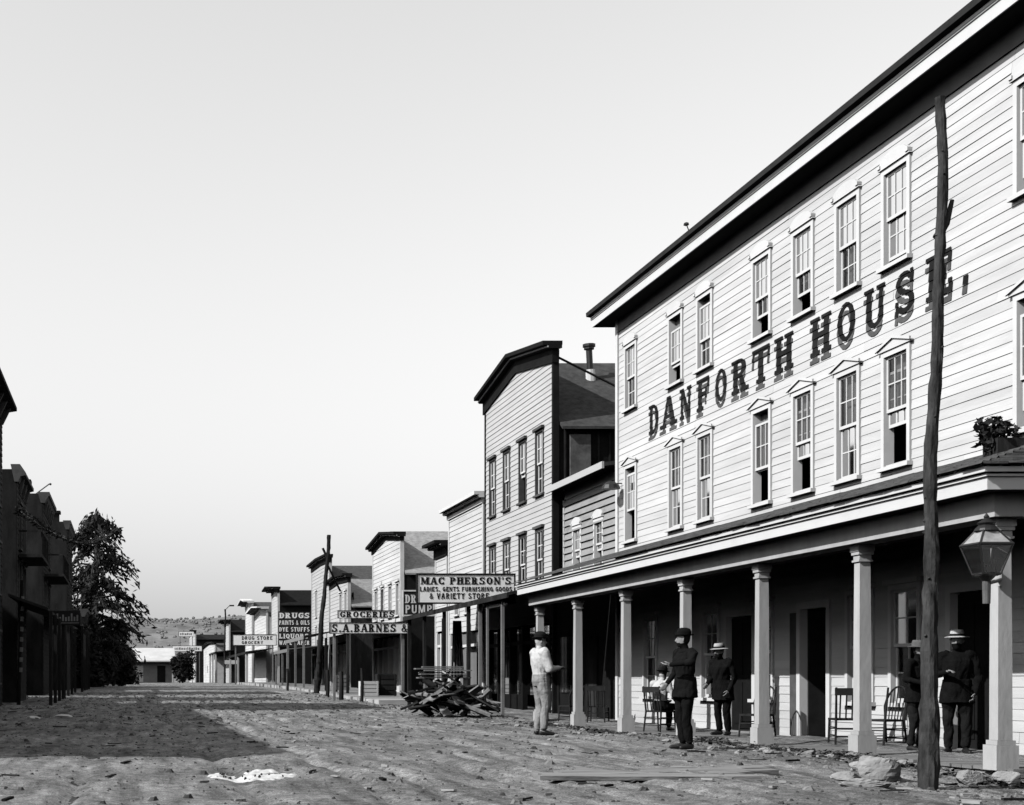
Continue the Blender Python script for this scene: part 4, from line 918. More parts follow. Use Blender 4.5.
LSIDE = mat('dark_siding', .02, .9, .5, 2.5, .3, 20, stretch=(1, 1, .4), dirt=.5, dscale=1.2, dval=.045)
LTRIM = mat('lit_edge_trim', .075, .85, .35, 3, .2, dirt=.4, dscale=3, dval=.03)  # trim kept paler so lit edges are painted on the left row
def leftblock(name, label, X, y0, y1, zt, depth=9, pm=LSIDE, prof='flat', ov=.5, wz=None, base=0, cat='shop'):
    t = thing(name, label, cat, (X, (y0+y1)/2, base)); fr = F((X, 0, 0), (0, 1, 0), (1, 0, 0))
    op = []
    ww = []
    if wz:
        n = max(1, int((y1-y0)/2.2))
        for z0, z1 in wz:
            for i in range(n): y = y0+(i+.5)*(y1-y0)/n; op.append((y-.48, y+.48, z0-.03, z1+.03)); ww.append((y, z0, z1))
    sd = MB()
    for r in clap_rows(fr, y0, y1, base, zt-.3, .2, op, .025):
        n_ = len(sd.v); sd.v += r.v; sd.f += [tuple(i+n_ for i in f) for f in r.f]; sd.mi += r.mi
    sd.build('siding', pm, t, kind='stuff')
    for y, z0, z1 in ww: window(t, fr, y, .9, z0, z1, 'flat', (2, 2), 0, 0, False, trim=LTRIM, sashm=GREYW, detail=False)
    s = MB(); s.box(X-depth, X-.03, y0, y0+.12, base-.3, zt-.06); s.box(X-depth, X-.03, y1-.12, y1, base-.3, zt-.06); s.box(X-depth, X-depth+.12, y0+.12, y1-.12, base-.3, zt-.6)
    s.build('side_wall', pm, t)
    r = MB(); r.hexa([(X-depth, y0+.12, zt-1.2), (X-.21, y0+.12, zt-.62), (X-.21, y1-.12, zt-.62), (X-depth, y1-.12, zt-1.2), (X-depth, y0+.12, zt-1.1), (X-.21, y0+.12, zt-.52), (X-.21, y1-.12, zt-.52), (X-depth, y1-.12, zt-1.1)]); r.build('roof', SHINGLE, t)
    f_ = MB(); f_.box(X-.2, X-.03, y0+.121, y1-.121, zt-.8, zt-.2); f_.build('parapet', pm, t)
    c = MB()
    pts = [(X-.1, zt-.55), (X+.05, zt-.55), (X+ov*.4, zt-.35), (X+ov, zt-.3), (X+ov, zt-.18), (X+ov*.35, zt+.12), (X-.25, zt+.12)] if prof != 'flat' else [(X-.1, zt-.5), (X+.08, zt-.5), (X+ov*.8, zt-.2), (X+ov, zt-.18), (X+ov, zt), (X-.25, zt)]
    c.prism([(x, y0-.08, z) for x, z in pts], (0, y1-y0+.16, 0)); c.build('cornice', LTRIM if zt < 10.5 else pm, t)
    k = max(3, int((y1-y0)/1.2))
    for i in range(k): y = y0+(i+.5)*(y1-y0)/k; b = MB(); b.prism([(X+.03, y-.07, zt-.9), (X+.1, y-.07, zt-.9), (X+ov*.7, y-.07, zt-.36), (X+.03, y-.07, zt-.36)], (0, .14, 0)); b.build('bracket', LTRIM, t)
    i_ = MB(); i_.box(X-3, X-2.9, y0+.15, y1-.15, base, zt-1.3); 
    i_.build('interior', DARKROOM, t)
    return t, fr
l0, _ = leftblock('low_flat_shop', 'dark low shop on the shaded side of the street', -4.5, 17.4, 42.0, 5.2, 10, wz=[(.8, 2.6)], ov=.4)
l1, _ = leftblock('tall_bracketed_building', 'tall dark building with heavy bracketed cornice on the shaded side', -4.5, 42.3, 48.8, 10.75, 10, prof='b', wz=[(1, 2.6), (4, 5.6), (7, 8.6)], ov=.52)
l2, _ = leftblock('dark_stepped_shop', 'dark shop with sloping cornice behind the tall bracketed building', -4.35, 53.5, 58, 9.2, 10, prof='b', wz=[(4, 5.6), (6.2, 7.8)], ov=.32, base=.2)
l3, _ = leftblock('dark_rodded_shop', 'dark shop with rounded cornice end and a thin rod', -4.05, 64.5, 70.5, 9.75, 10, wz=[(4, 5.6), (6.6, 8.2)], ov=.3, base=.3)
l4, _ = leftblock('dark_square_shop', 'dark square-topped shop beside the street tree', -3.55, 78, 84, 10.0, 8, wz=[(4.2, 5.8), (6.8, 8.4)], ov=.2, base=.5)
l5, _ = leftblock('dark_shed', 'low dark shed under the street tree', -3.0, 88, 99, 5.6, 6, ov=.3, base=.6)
m = MB(); m.tube([(-4.5, 64.6, 9.6), (-3.75, 64.6, 10.15)], .03, 5); m.tube([(-3.75, 64.6, 10.15), (-3.68, 64.6, 10.1)], .05, 5); m.build('rod', IRON, l3)
for par, X, xo, y0, y1, z in ((l2, -4.35, -2.9, 49, 58.3, 3.5), (l3, -4.05, -2.9, 59, 70.8, 3.7), (l4, -3.55, -2.6, 72, 84, 3.9)):
    m = MB(); m.hexa([(X+.05, y0, z+.5), (xo, y0, z), (xo, y1, z), (X+.05, y1, z+.5), (X+.05, y0, z+.6), (xo, y0, z+.1), (xo, y1, z+.1), (X+.05, y1, z+.6)]); a_ = m.build('awning', DARKW, par)
    for i in range(4):
        y = y0+.2+(y1-y0-.4)*i/3; m = MB(); m.box(xo+.02, xo+.14, y-.06, y+.06, -.2, z+.0); m.build('awning_post', DARKW, a_)
rl = random.Random(61)
for i in range(11):
    y = 18+i*2.2+rl.uniform(-.5, .5); w = rl.uniform(.3, 1.0); m = MB(); m.box(-4.62, -4.52, y-w, y+w, 5.0, 5.2+rl.uniform(.08, .55)); m.build('shadow_edge_board', DARKW, l0)  # unseen boards added to break up the street shadow's edge
for par, X, y, z, w, h in ((l2, -6.2, 55.5, 9.0, .5, 1.0), (l3, -5.3, 67, 9.6, .45, .9), (l4, -4.6, 80, 9.8, .5, .8)):
    m = MB(); m.box(X-w, X+w, y-.3, y+.3, z-1.2, z+h); m.box(X-w-.08, X+w+.08, y-.38, y+.38, z+h, z+h+.15); m.build('chimney', DARKW, par)
for par, X, y0, y1, z in ((l2, -4.35, 53.6, 57.8, 5.9), (l3, -4.05, 64.7, 70.2, 6.0)):
    m = MB(); m.box(X+.05, X+.95, y0, y1, z-.12, z); ba = m.build('balcony', DARKW, par)
    m = MB(); m.box(X+.9, X+.95, y0, y1, z+.85, z+.92)
    for i in range(12): y = y0+.1+(y1-y0-.2)*i/11; m.box(X+.9, X+.94, y-.03, y+.03, z, z+.85)
    m.box(X+.05, X+.9, y0, y0+.05, z+.85, z+.92); m.build('railing', DARKW, ba)
bush('shade_bush', 'dark leafy bush before the square-topped dark shop', (-3.0, 86.5, .6), 1.3, 2.2, 15, 3000, .2)
bush('hedge_bush', 'wide dark bush at the foot of the dark shed', (-2.3, 97, .65), 1.9, 1.7, 16, 3600, .2)
leftblock('sky_blocker_near', 'unseen block added behind the near shaded row to cut sky light', -18, 15, 55, 14.5, 12, wz=[(1, 3), (6, 8)], ov=.4, cat='sky blocker')  # added out of view to keep low sky light off the porch
leftblock('sky_blocker_far', 'unseen block added behind the far shaded row to cut sky light', -18, 60, 115, 15, 12, wz=[(1, 3), (6, 8), (11, 13)], ov=.4, cat='mill')  # second unseen mass, added to darken the porch and street shade
leftblock('sky_blocker_left', 'unseen dark block added left behind the camera to cut sky light', -6, -40, -2, 9, 12, wz=[(1, 3), (5, 7)], ov=.4, cat='shop')  # added behind the camera to block sky light from the left
falsefront('sky_blocker_right', 'unseen pale block added right behind the camera to cut sky light', 10.5, -30, 0, 9.5, 9.8, 14, [], CREAM, DARKP, SHINGLE, 8, 9.4, None, -.1, cat='shop')  # added out of view to shut sky light from the porch end
# striped barber-like pole
t = thing('striped_pole', 'dark pole banded with small pale dashes before the dark shops', 'pole', (-3.9, 49.5, 0))
m = MB(); m.tube([(-3.98, 49.5, -.2), (-3.86, 49.5, 4.6)], [.07, .06], 10); m.build('shaft', DARKP, t)
for i in range(8):
    z = 1.35+i*.36; m = MB(); x = -3.95+.025*z; m.tube([(x, 49.5, z), (x+.01, 49.5, z+.16)], .076, 10); m.build('pale_band', mat('dull_white', .14), t)
t = thing('hanging_sign', 'small dark sign with faint pale letters on the shaded side', 'sign', (-3, 58, 3.2))
m = MB(); m.box(-3.27, -2.1, 57.95, 58, 3.35, 3.95); m.build('board', SIGNK, t)
m = MB(); fr_ = F((-3.2, 57.95, 3.4), (1, 0, 0), (0, -1, 0))
rr = random.Random(8)
for i in range(9): u = i*.118; fr_.box(m, u, u+.07, .12, .12+rr.uniform(.15, .32), .001, .008)
fr_.box(m, 0, 1.05, .03, .06, .001, .008); m.build('lettering', mat('faded_letter', .2), t, kind='stuff')
m = MB()
for x in (-3.1, -2.3): m.tube([(x, 57.97, 3.95), (x, 57.97, 4.3)], .012, 5)
m.build('hanger', IRON, t)
# garland / leafy cable across
gl = MB(); pts = []
for i in range(30):
    s = i/29; a = Vector((-4.0, 50, 7.1)); b = Vector((-.9, 92, 11.0)); p = a.lerp(b, s); p.z -= 1.0*math.sin(math.pi*s); pts.append(p)
gt_ = thing('leafy_cable', 'sagging leafy cable strung from the dark shops to the street tree', 'cable', (-3.9, 50, 5))
gl.tube(pts, .035, 5); gl.build('cable', IRON, gt_)
gl = MB(); rr = random.Random(12)
for p in pts: leaf_cloud(gl, p, .22, 26, .09, rr, .7)
gl.build('leaves', LEAF, gt_, recalc=False)

# ------------------------------------------------------------------ trees
def tree(name, label, base, h, crown_r, seed, trunk_r=.35, droop=.5, first=.3, nb=46, lv=60, leaf=.16, asym=(0, 0)):
    rr = random.Random(seed); t = thing(name, label, 'tree', base); b = Vector(base); tr = MB(); lf = MB()
    top = b+Vector((asym[0]*.3, asym[1]*.3, h*.95)); pts = []; rad = []
    for i in range(9):
        s = i/8; p = b.lerp(top, s)+Vector((.15*math.sin(s*5+seed), .1*math.cos(s*4), 0)); pts.append(p); rad.append(trunk_r*(1-s)**.8+.03)
    pts[0].z -= .4; tr.tube(pts, rad, 9, jit=.06, rr=rr)
    for k in range(nb):
        s = first+(1-first)*(k+rr.random())/nb; p0 = b.lerp(top, s); an = rr.uniform(0, 6.283)
        q = (s-first)/(1-first); qq = .25+.72*q; L = crown_r*(4*qq*(1-qq))**.6*rr.uniform(.5, 1.15); bare = rr.random() < .22; dens = rr.uniform(.5, 1.6)
        d = Vector((math.cos(an)+asym[0]*.5, math.sin(an)+asym[1]*.5, 0)).normalized(); bp = [p0]
        for i in range(1, 6):
            u = i/5; bp.append(p0+d*L*u+Vector((rr.uniform(-.1, .1), rr.uniform(-.1, .1), L*(.55*u-droop*1.1*u*u)+rr.uniform(-.1, .1))))
        tr.tube(bp, [.07*(1-i/6)+.014 for i in range(6)], 5, caps=False)
        for i in range(2, 6):
            for c in range(int((4 if bare else lv/4.2)*dens*(.5 if i == 2 else 1))):
                p = bp[i-1].lerp(bp[i], rr.random())+Vector((rr.gauss(0, .16), rr.gauss(0, .16), rr.gauss(-.08, .18)))
                a = Vector((d.x*.6+rr.gauss(0, .5), d.y*.6+rr.gauss(0, .5), -.7+rr.gauss(0, .5))).normalized(); c2 = a.cross(Vector((rr.gauss(0, 1), rr.gauss(0, 1), rr.gauss(0, 1)))).normalized(); z = leaf*rr.uniform(.6, 1.5)
                lf.quad(p-a*z, p-c2*z*.32, p+a*z, p+c2*z*.32)
    tr.build('trunk', TRUNK, t); lf.build('crown', LEAF, t, recalc=False)
    return t
tree('street_tree', 'tall dark tree with thin drooping branches at the end of the shaded shops', (-2.5, 96, .7), 12.3, 3.4, 3, .5, .75, .16, 120, 90, .21, asym=(.35, 0))
bush('tall_bush', 'dense dark bush beneath the drooping street tree', (-1.3, 104, .7), 1.9, 2.7, 5, 5200, .2)
bush('low_bush', 'low dark bush between the dark shed and the pale-roofed house', (-1.0, 118, .7), 1.8, 1.3, 8, 3200, .2)
bush('round_bush', 'round dark bush in front of the pale-roofed house', (5.9, 160, .85), 1.5, 1.9, 6, 3600, .2)

# ------------------------------------------------------------------ lumber heap
def heap():
    rr = random.Random(21); cx, cy = 8.75, 38.6; k = 0
    t0 = thing('lumber_heap', 'tangled heap of broken boards and split logs beside the plank awning', 'lumber heap', (cx, cy, gzf(cx, cy)))
    g0 = gzf(cx, cy)
    for i in range(110):
        L = rr.uniform(.5, 1.5); h = rr.random(); r = (1-h)
        x = cx+rr.gauss(0, .55)*(.4+r)+.05; y = cy+rr.gauss(0, .45)*(.4+r); z = g0+.05+.88*max(0, 1-((x-cx)/1.35)**2)*max(0, 1-((y-cy)/1.4)**2)*rr.uniform(.3, 1)
        an = rr.uniform(0, math.pi); el = rr.gauss(0, .35)
        d = Vector((math.cos(an)*math.cos(el), math.sin(an)*math.cos(el), math.sin(el)))
        x = min(max(x, cx-1.15+L*.35), cx+1.3-L*.35); p = Vector((x, y, max(z, g0+.04+abs(d.z)*L/2))); m = MB()
        if rr.random() < .8:
            u = d.cross(Vector((0, 0, 1))).normalized(); v = u.cross(d); w, th = rr.uniform(.05, .12), rr.uniform(.012, .03); q = rr.uniform(-.6, .6); u, v = u*math.cos(q)+v*math.sin(q), v*math.cos(q)-u*math.sin(q)
            a, b = p-d*L/2, p+d*L/2
            m.hexa([a-u*w-v*th, a+u*w-v*th, b+u*w-v*th, b-u*w-v*th, a-u*w+v*th, a+u*w+v*th, b+u*w+v*th, b-u*w+v*th]); m.build('board', DARKW if rr.random() < .45 else mat('broken_board', .2, .9, .4, 4, .4), t0)
        else:
            r_ = rr.uniform(.035, .075); m.tube([p-d*L/2, p+Vector((rr.uniform(-.03, .03),)*3), p+d*L/2], [r_, r_*.9, r_*.7], 7, jit=.12, rr=rr); m.build('log', BARK if rr.random() < .6 else mat('split_log', .15, .9, .5, 5, .5), t0)
    # boards stacked level on top
    for i in range(7):
        m = MB(); z = g0+1.05+i*.05; x0 = cx-.75+rr.uniform(-.15, .15); m.box(x0, x0+rr.uniform(1.1, 1.5), cy+.25+rr.uniform(-.1, .1), cy+.5+rr.uniform(-.1, .1), z, z+.035); m.build('board', GREYW, t0)
    m = MB(); m.box(cx-.6, cx-.5, cy+.3, cy+.4, g0-.1, g0+1.05); m.build('trestle_leg', GREYW, t0); m = MB(); m.box(cx+.5, cx+.6, cy+.3, cy+.4, g0-.1, g0+1.05); m.build('trestle_leg', GREYW, t0)
heap()

# ------------------------------------------------------------------ stones, clods, planks in the street
def stones():
    rr = random.Random(31)
    big = [(8.62, 16.15, .24, .2, .26, 'large pale angular rock leaning at the foot of the bark-covered pole'),
           (8.02, 15.35, .30, .2, .07, 'flat pale stone lying near the foot of the rough pole'),
           (8.15, 15.9, .20, .16, .08, 'low light rock between the flat stone and the porch'),
           (9.2, 19.0, .1, .1, .09, 'small white stone beside the porch floor edge'),
           (10.15, 16.2, .18, .16, .13, 'squared dark rock under the porch end'),
           (9.62, 16.1, .2, .16, .12, 'dark rock in the shade behind the bark-covered pole'),
           (-1.85, 38.5, .25, .12, .06, 'white dish-like stone in the shadow of the dark shops'),
           (-2.6, 37, .22, .12, .05, 'pale flat debris beside the white dish-like stone')]
    for x, y, sx, sy, sz, lab in big:
        m = MB(); rock(m, (x, y, gzf(x, y)+sz*.38), sx, sy, sz, rr, 26, 18); o = m.build('rock', STONE if y < 30 else mat('white_stone', .6), smooth=False); tag(o, lab, 'rock')
    # loose stones along the porch
    for i in range(60):
        y = rr.uniform(15.2, 34); x = rr.choice((rr.uniform(9.0, 10.2), rr.uniform(8.3, 10.1)))
        s = rr.uniform(.03, .09); m = MB(); rock(m, (x, y, gzf(x, y)+s*.25), s*rr.uniform(.9, 1.6), s, s*.6, rr, 9, 6)
        tag(m.build('loose_stone', STONE), 'loose stone scattered along the porch front', 'stone', 'loose stones along the porch front')
    m = MB()
    cx_, cy_ = [], []
    for i in range(9000):
        cy_.append(9+(rr.random()**1.6)*60); cx_.append(rr.uniform(8.4, 10.4) if rr.random() < .25 else rr.uniform(-5, 10.3))
    cz_ = gz(np.array(cx_), np.array(cy_))
    for x, y, z in zip(cx_, cy_, cz_):
        z = float(z); s = rr.uniform(.005, .018)*(1.0+.02*y)*(2.4 if rr.random() < .05 else 1)
        P = [(x+s*1.3*math.cos(a+rr.uniform(-.4, .4)), y+s*math.sin(a+rr.uniform(-.4, .4)), z-.01) for a in (0, 1.3, 2.5, 3.8, 5)]
        T_ = [(x+s*.6*math.cos(a), y+s*.6*math.sin(a), z+s*rr.uniform(.5, .9)) for a in (.2, 1.5, 2.7, 4, 5.2)]
        m.rings([P, T_], rr.randrange(2))
    o = m.build('street_clods', [PEBBLE, mat('dark_clods', .06, .95, .5, 1.5, .3, 30)], recalc=False); o['kind'] = 'stuff'; o['label'] = 'small clods and pebbles strewn over the dirt street'; o['category'] = 'clods'
stones()
def litter():
    rr = random.Random(77); m = MB()
    for i in range(380):
        y = 10+(rr.random()**1.5)*40; x = rr.uniform(-4, 10) if rr.random() < .6 else rr.uniform(6.5, 10.3); z = gzf(x, y)+.008; a = rr.uniform(0, 3.14); L = rr.uniform(.02, .1)*(1+.02*y)*(2.2 if rr.random() < .04 else 1); w = rr.uniform(.005, .018)*(1+.02*y)
        d = Vector((math.cos(a), math.sin(a), rr.uniform(-.1, .1)))*L; u = Vector((-math.sin(a), math.cos(a), 0))*w; p = Vector((x, y, z)); h = Vector((0, 0, rr.uniform(.008, .025)))
        m.hexa([p-d-u, p+d-u, p+d+u, p-d+u, p-d-u+h, p+d-u+h, p+d+u+h, p-d+u+h], rr.randrange(3))
    o = m.build('street_litter', [GREYW, DARKW, mat('straw_bits', .3)], recalc=False); o['kind'] = 'stuff'; o['label'] = 'wood chips and straw littering the dirt street'; o['category'] = 'litter'
litter()
def leaf_litter():
    rr = random.Random(83); n = 5200; X = []; Y = []
    for i in range(n): Y.append(rr.uniform(15.8, 34)); X.append(10.02+.25*math.sin(Y[-1]*1.3)+rr.gauss(0, .22)-(.5*rr.random()**3))
    Z = gz(np.array(X), np.array(Y)); m = MB()
    for x, y, z in zip(X, Y, Z):
        s = rr.uniform(.02, .05); a = rr.uniform(0, 6.28); h = rr.uniform(.005, .045); d = Vector((math.cos(a), math.sin(a), rr.uniform(-.4, .4)))*s; u = Vector((-math.sin(a), math.cos(a), rr.uniform(-.5, .5)))*s*.6; p = Vector((x, y, float(z)+h))
        m.quad(p-d, p-u, p+d, p+u, rr.randrange(2))
    o = m.build('dead_leaves', [mat('dead_leaf_dark', .03, .95, .5, 3, 0), mat('dead_leaf', .09, .95, .5, 3, 0)], recalc=False); o['kind'] = 'stuff'; o['label'] = 'dark dead leaves drifted along the porch edge'; o['category'] = 'leaves'
leaf_litter()

def crossing():
    rr = random.Random(41); t = thing('plank_crossing', 'worn plank crossing half sunk in the dirt before the porch', 'crossing', (6, 17, 0)); y = 14.75; i = 0; pm_ = mat('worn_plank', .2, .95, .3, 4, .5, 30, stretch=(.25, 1, 1), dirt=.7, dscale=2, dval=.2)
    g = max(gzf(4.4+q*.3, 14.9) for q in range(9)); n = 7
    while i < 9:
        w = rr.uniform(.26, .36); x0 = 4.35+rr.uniform(-.15, .35)+(y-14.75)*.3; x1 = 6.95+rr.uniform(-.4, .2)+(y-14.75)*.3; z = g+.014-.004*i+rr.uniform(-.004, .004); m = MB(); R = []
        for k in range(n+1):
            x = x0+(x1-x0)*k/n; dz = rr.uniform(-.006, .006); e = .02*rr.random() if k in (0, n) else 0
            R.append([(x, y+rr.uniform(0, .012)+e, z-.045), (x, y+w-.02-rr.uniform(0, .012)-e, z-.045), (x, y+w-.02-rr.uniform(0, .012)-e, z+dz), (x, y+rr.uniform(0, .012)+e, z+dz)])
        m.rings(R); m.build('plank', pm_, t); y += w; i += 1
    for x in (4.9, 6.4): m = MB(); m.box(x, x+.12, 14.95, y-.1, g-.2, g-.012); m.build('sleeper', DARKW, t)
crossing()
def spill():
    rr = random.Random(51); cx, cy = 1.3, 15.0
    t = thing('lime_patch', 'broken white patch of spilled lime with dark specks on the sunlit dirt', 'spill', (cx, cy, 0))
    for k in range(44):
        a = rr.uniform(0, 6.28); q = rr.random()**.6; px, py = cx+.42*q*math.cos(a), cy+.55*q*math.sin(a); R0 = rr.uniform(.05, .15); ph = [rr.uniform(0, 6.28) for _ in range(3)]
        m = MB(); n = 26; rows = []
        for j in range(5):
            r = j/4; ring = []
            for i in range(n):
                b = 2*math.pi*i/n; R = R0*r*(1+.25*math.sin(3*b+ph[0])+.18*math.sin(7*b+ph[1])+.1*math.sin(11*b+ph[2]))
                x, y = px+R*math.cos(b), py+1.3*R*math.sin(b); ring.append((x, y, gzf(x, y)+.014*(1-r**3)+.001*k/26-.008*(j == 4)))
            rows.append(ring)
        m.rings(rows, caps=False); m.build('lime_scrap', LIME, t, smooth=True)
    for i in range(16):
        a = rr.uniform(0, 6.28); r = rr.random()**.6; x, y = cx+.4*r*math.cos(a), cy+.5*r*math.sin(a); s = rr.uniform(.01, .022)
        q = MB(); rock(q, (x, y, gzf(x, y)+.022), s, s, s, rr, 6, 4); q.build('speck', IRON, t)
spill()

# ------------------------------------------------------------------ chairs
def chair(name, label, loc, rz, kind='side', group=None, h=.95):
    t = thing(name, label, 'chair', (0, 0, 0), group, world=False); w, d, sh = .21, .2, .43
    s = MB(); s.hexa([(-w-.02, -d, sh-.02), (w+.02, -d, sh-.02), (w-.01, d, sh-.02), (-w+.01, d, sh-.02), (-w-.02, -d, sh+.015), (w+.02, -d, sh+.015), (w-.01, d, sh+.015), (-w+.01, d, sh+.015)]); s.build('seat', CHAIRW, t)
    for x in (-1, 1):
        m = MB(); m.tube([(x*(w+.01), -d-.02, 0), (x*w, -d+.02, sh)], [.016, .02], 8); m.build('leg', CHAIRW, t)
        m = MB(); m.tube([(x*w, d+.05, 0), (x*(w-.02), d, sh), (x*(w-.01), d+.07, h)], [.016, .02, .016], 8); m.build('leg', CHAIRW, t)
    m = MB()
    for z in (.14, .27):
        m.tube([(-w, -d, z), (w, -d, z)], .011, 6); m.tube([(-w, d+.03, z), (w, d+.03, z)], .011, 6)
        for x in (-1, 1): m.tube([(x*w, -d, z+.03), (x*w, d+.04, z+.03)], .011, 6)
    m.build('stretcher', CHAIRW, t)
    m = MB()
    if kind == 'bow':
        pts = [(-w, d+.02, sh)]
        for i in range(11): a = math.pi*(1-i/10); pts.append((w*1.05*math.cos(a), d+.02+.09*math.sin(a), sh+.22+.32*math.sin(a)))
        pts.append((w, d+.02, sh)); m.tube(pts, .016, 7); m.build('back_rail', CHAIRW, t)
        for i in range(5):
            x = -w*.7+i*w*.35; q = MB(); q.tube([(x*.8, d, sh), (x, d+.08, sh+.22+.3*math.sqrt(max(0, 1-(x/w/1.05)**2)))], .009, 6); q.build('spindle', CHAIRW, t)
    else:
        m.box(-w-.01, w+.01, d+.05, d+.085, h-.13, h-.01); m.build('back_rail', CHAIRW, t)
        for i in range(4):
            x = -w*.65+i*w*.433; q = MB(); q.tube([(x, d, sh), (x, d+.065, h-.12)], .013, 6); q.build('slat', CHAIRW, t)
    t.location = loc; t.rotation_euler = (0, 0, rz); return t
FLZ = -.038
def at(x, y, X): return (X, 1400*X/(x-131), FLZ)
c = at(846, 0, 11.75); chair('porch_chair', 'dark slat-back chair beside the open hotel door', c, math.radians(165))
c = at(884, 0, 12.0); chair('porch_chair', 'dark bow-backed chair against the sunlit wall below the hotel window', c, math.radians(-75), 'bow')
c = at(757, 0, 11.6); chair('porch_chair', 'dark bow-backed chair half hidden by a porch column', c, math.radians(-60), 'bow')
c = at(598, 0, 11.6); chair('porch_chair', 'dark chair in the deep shade behind the far porch columns', c, math.radians(150))
c = at(571, 0, 11.2); chair('porch_chair', 'dark chair beside the white-shirted standing man', c, math.radians(200), 'bow')

# ------------------------------------------------------------------ people
def V3(*a): return Vector(a)
def person(name, label, loc, rz, J, mats, hat=None, beard=True, scale=1.0, coat=0.0, voxel=.009, extra=None, bulk=1.0, hold=None):
    """J: joints in local space (x = the person's right, y = forward, z = up), 1.75 m tall.  mats: dict top, legs"""
    prims = MB(); reg = []                               # region list: (a, b, radius, material key)
    def cap(a, b, r0, r1, key, n=12, flat=None):
        a, b = Vector(a), Vector(b); d = b-a; L = d.length; dd = d/L
        pts = [a-dd*r0*.85, a-dd*r0*.5, a, a+d*.35, a+d*.65, b, b+dd*r1*.5, b+dd*r1*.85]; rad = [r0*.4, r0*.85, r0, r0*.68+r1*.32, r0*.32+r1*.68, r1, r1*.85, r1*.4]
        prims.tube(pts, rad, n); reg.append((a, b, max(r0, r1), key))
    def ell(rings, key):
        R = []
        for c, rx, ry, ax in rings: R.append([tuple(Vector(c)+ax[0]*rx*math.cos(t)+ax[1]*ry*math.sin(t)) for t in [2*math.pi*k/18 for k in range(18)]])
        prims.rings(R)
        for i in range(len(rings)-1): reg.append((Vector(rings[i][0]), Vector(rings[i+1][0]), max(rings[i][1], .1)*1.05, key))
    hip, chest, neck, head = [Vector(J[k]) for k in ('hip', 'chest', 'neck', 'head')]
    shl = [Vector(J['sh'][0]), Vector(J['sh'][1])]
    ax = (shl[1]-shl[0]).normalized(); up = (neck-hip).normalized(); fw = up.cross(ax).normalized(); axs = (ax, fw)
    haxis = (Vector(J['hj'][1])-Vector(J['hj'][0])).normalized(); hfw = Vector((0, 0, 1)).cross(haxis).normalized()
    waist = hip.lerp(chest, .45)
    k = bulk
    ell([(hip-up*.08, .13*k, .105*k, (haxis, hfw)), (hip, .168*k, .125*k, (haxis, hfw)), (hip+up*.07, .165*k, .122*k, (haxis, hfw))], 'legs')
    ell([(hip+up*.04, .16*k, .122*k, axs), (waist, .152*k, .118*k, axs), (chest-up*.03, .178*k, .128*k, axs), (chest+up*.08, .185*k, .12*k, axs), (neck-up*.065, .15*k, .085*k, axs), (neck-up*.02, .075, .068, axs)], 'top')
    cap(neck-up*.05, head-Vector((0, 0, .08)), .058, .055, 'skin')
    for s in (0, 1):
        sh, el, wr = shl[s], Vector(J['el'][s]), Vector(J['wr'][s]); hj, kn, an = Vector(J['hj'][s]), Vector(J['kn'][s]), Vector(J['an'][s])
        cap(chest.lerp(sh, .75)+up*.05, sh, .072*k, .07*k, 'top'); cap(sh, el, .066*k, .05*k, 'top'); cap(el, wr, .05*k, .036*k, 'top')
        cap(hj, kn, .094*k, .067*k, 'legs'); cap(kn, an+Vector((0, 0, .05)), .067*k, .056*k, 'legs')
        toe = Vector(J['toe'][s]); f2 = (toe-an); f2.z = 0; f2.normalize()
        cap(an+Vector((0, 0, -.035))-f2*.035, an+Vector((0, 0, -.038))+f2*.07, .045, .042, 'shoe'); cap(an+Vector((0, 0, -.042))+f2*.06, an+Vector((0, 0, -.05))+f2*.17, .041, .03, 'shoe')
        # hand: palm, four curled fingers, thumb from the palm's side
        hd = (wr-el).normalized(); side = Vector(J.get('hside', ((0, 0, 1), (0, 0, 1)))[s]); side = (side-hd*side.dot(hd)).normalized(); pn = hd.cross(side)
        cap(wr, wr+hd*.035, .03, .032, 'skin')
        for q in (-.024, -.008, .008, .024): cap(wr+hd*.025+side*q*.8, wr+hd*.085+side*q, .016, .014, 'skin', 8)
        for q, L in ((-.027, .06), (-.009, .072), (.009, .078), (.027, .07)):
            a = wr+hd*.085+side*q; b = a+hd*L*.5+pn*L*.16; c = b+hd*L*.32+pn*L*.42
            cap(a, b, .0105, .0098, 'skin', 8); cap(b, c, .0098, .0085, 'skin', 8)
        a = wr+hd*.03+side*.026; b = a+side*.032+hd*.03+pn*.012; c = b+hd*.032+pn*.018; cap(a, b, .014, .0125, 'skin', 8); cap(b, c, .0125, .01, 'skin', 8)
    if coat:                                            # skirts of the coat
        b0 = hip+up*.06; dn = Vector((0, 0, -1))
        ell([(b0+up*.08, .17*k, .135*k, (haxis, hfw)), (b0, .18*k, .142*k, (haxis, hfw)), (b0+dn*coat*.6, .195*k, .155*k, (haxis, hfw)), (b0+dn*coat, .205*k, .165*k, (haxis, hfw))], 'top')
    # head
    hf = Vector(J['face']).normalized(); hx = hf.cross(Vector((0, 0, 1))).normalized(); hu = hx.cross(hf)
    def hp(x, y, z): return head+hx*x+hf*y+hu*z
    R = []
    for z, rx, ry, oy in ((-.125, .03, .03, .045), (-.105, .05, .055, .03), (-.07, .064, .078, .015), (-.03, .07, .088, .004), (.02, .075, .094, 0), (.06, .074, .093, -.004), (.095, .058, .075, -.008), (.115, .03, .04, -.01)):
        R.append([tuple(hp(rx*math.cos(t), oy+ry*math.sin(t), z)) for t in [2*math.pi*i/18 for i in range(18)]])
    prims.rings(R); reg.append((hp(0, 0, -.05), hp(0, 0, .05), .095, 'skin'))
    cap(hp(0, .09, .012), hp(0, .108, -.03), .011, .017, 'skin', 8)                    # nose
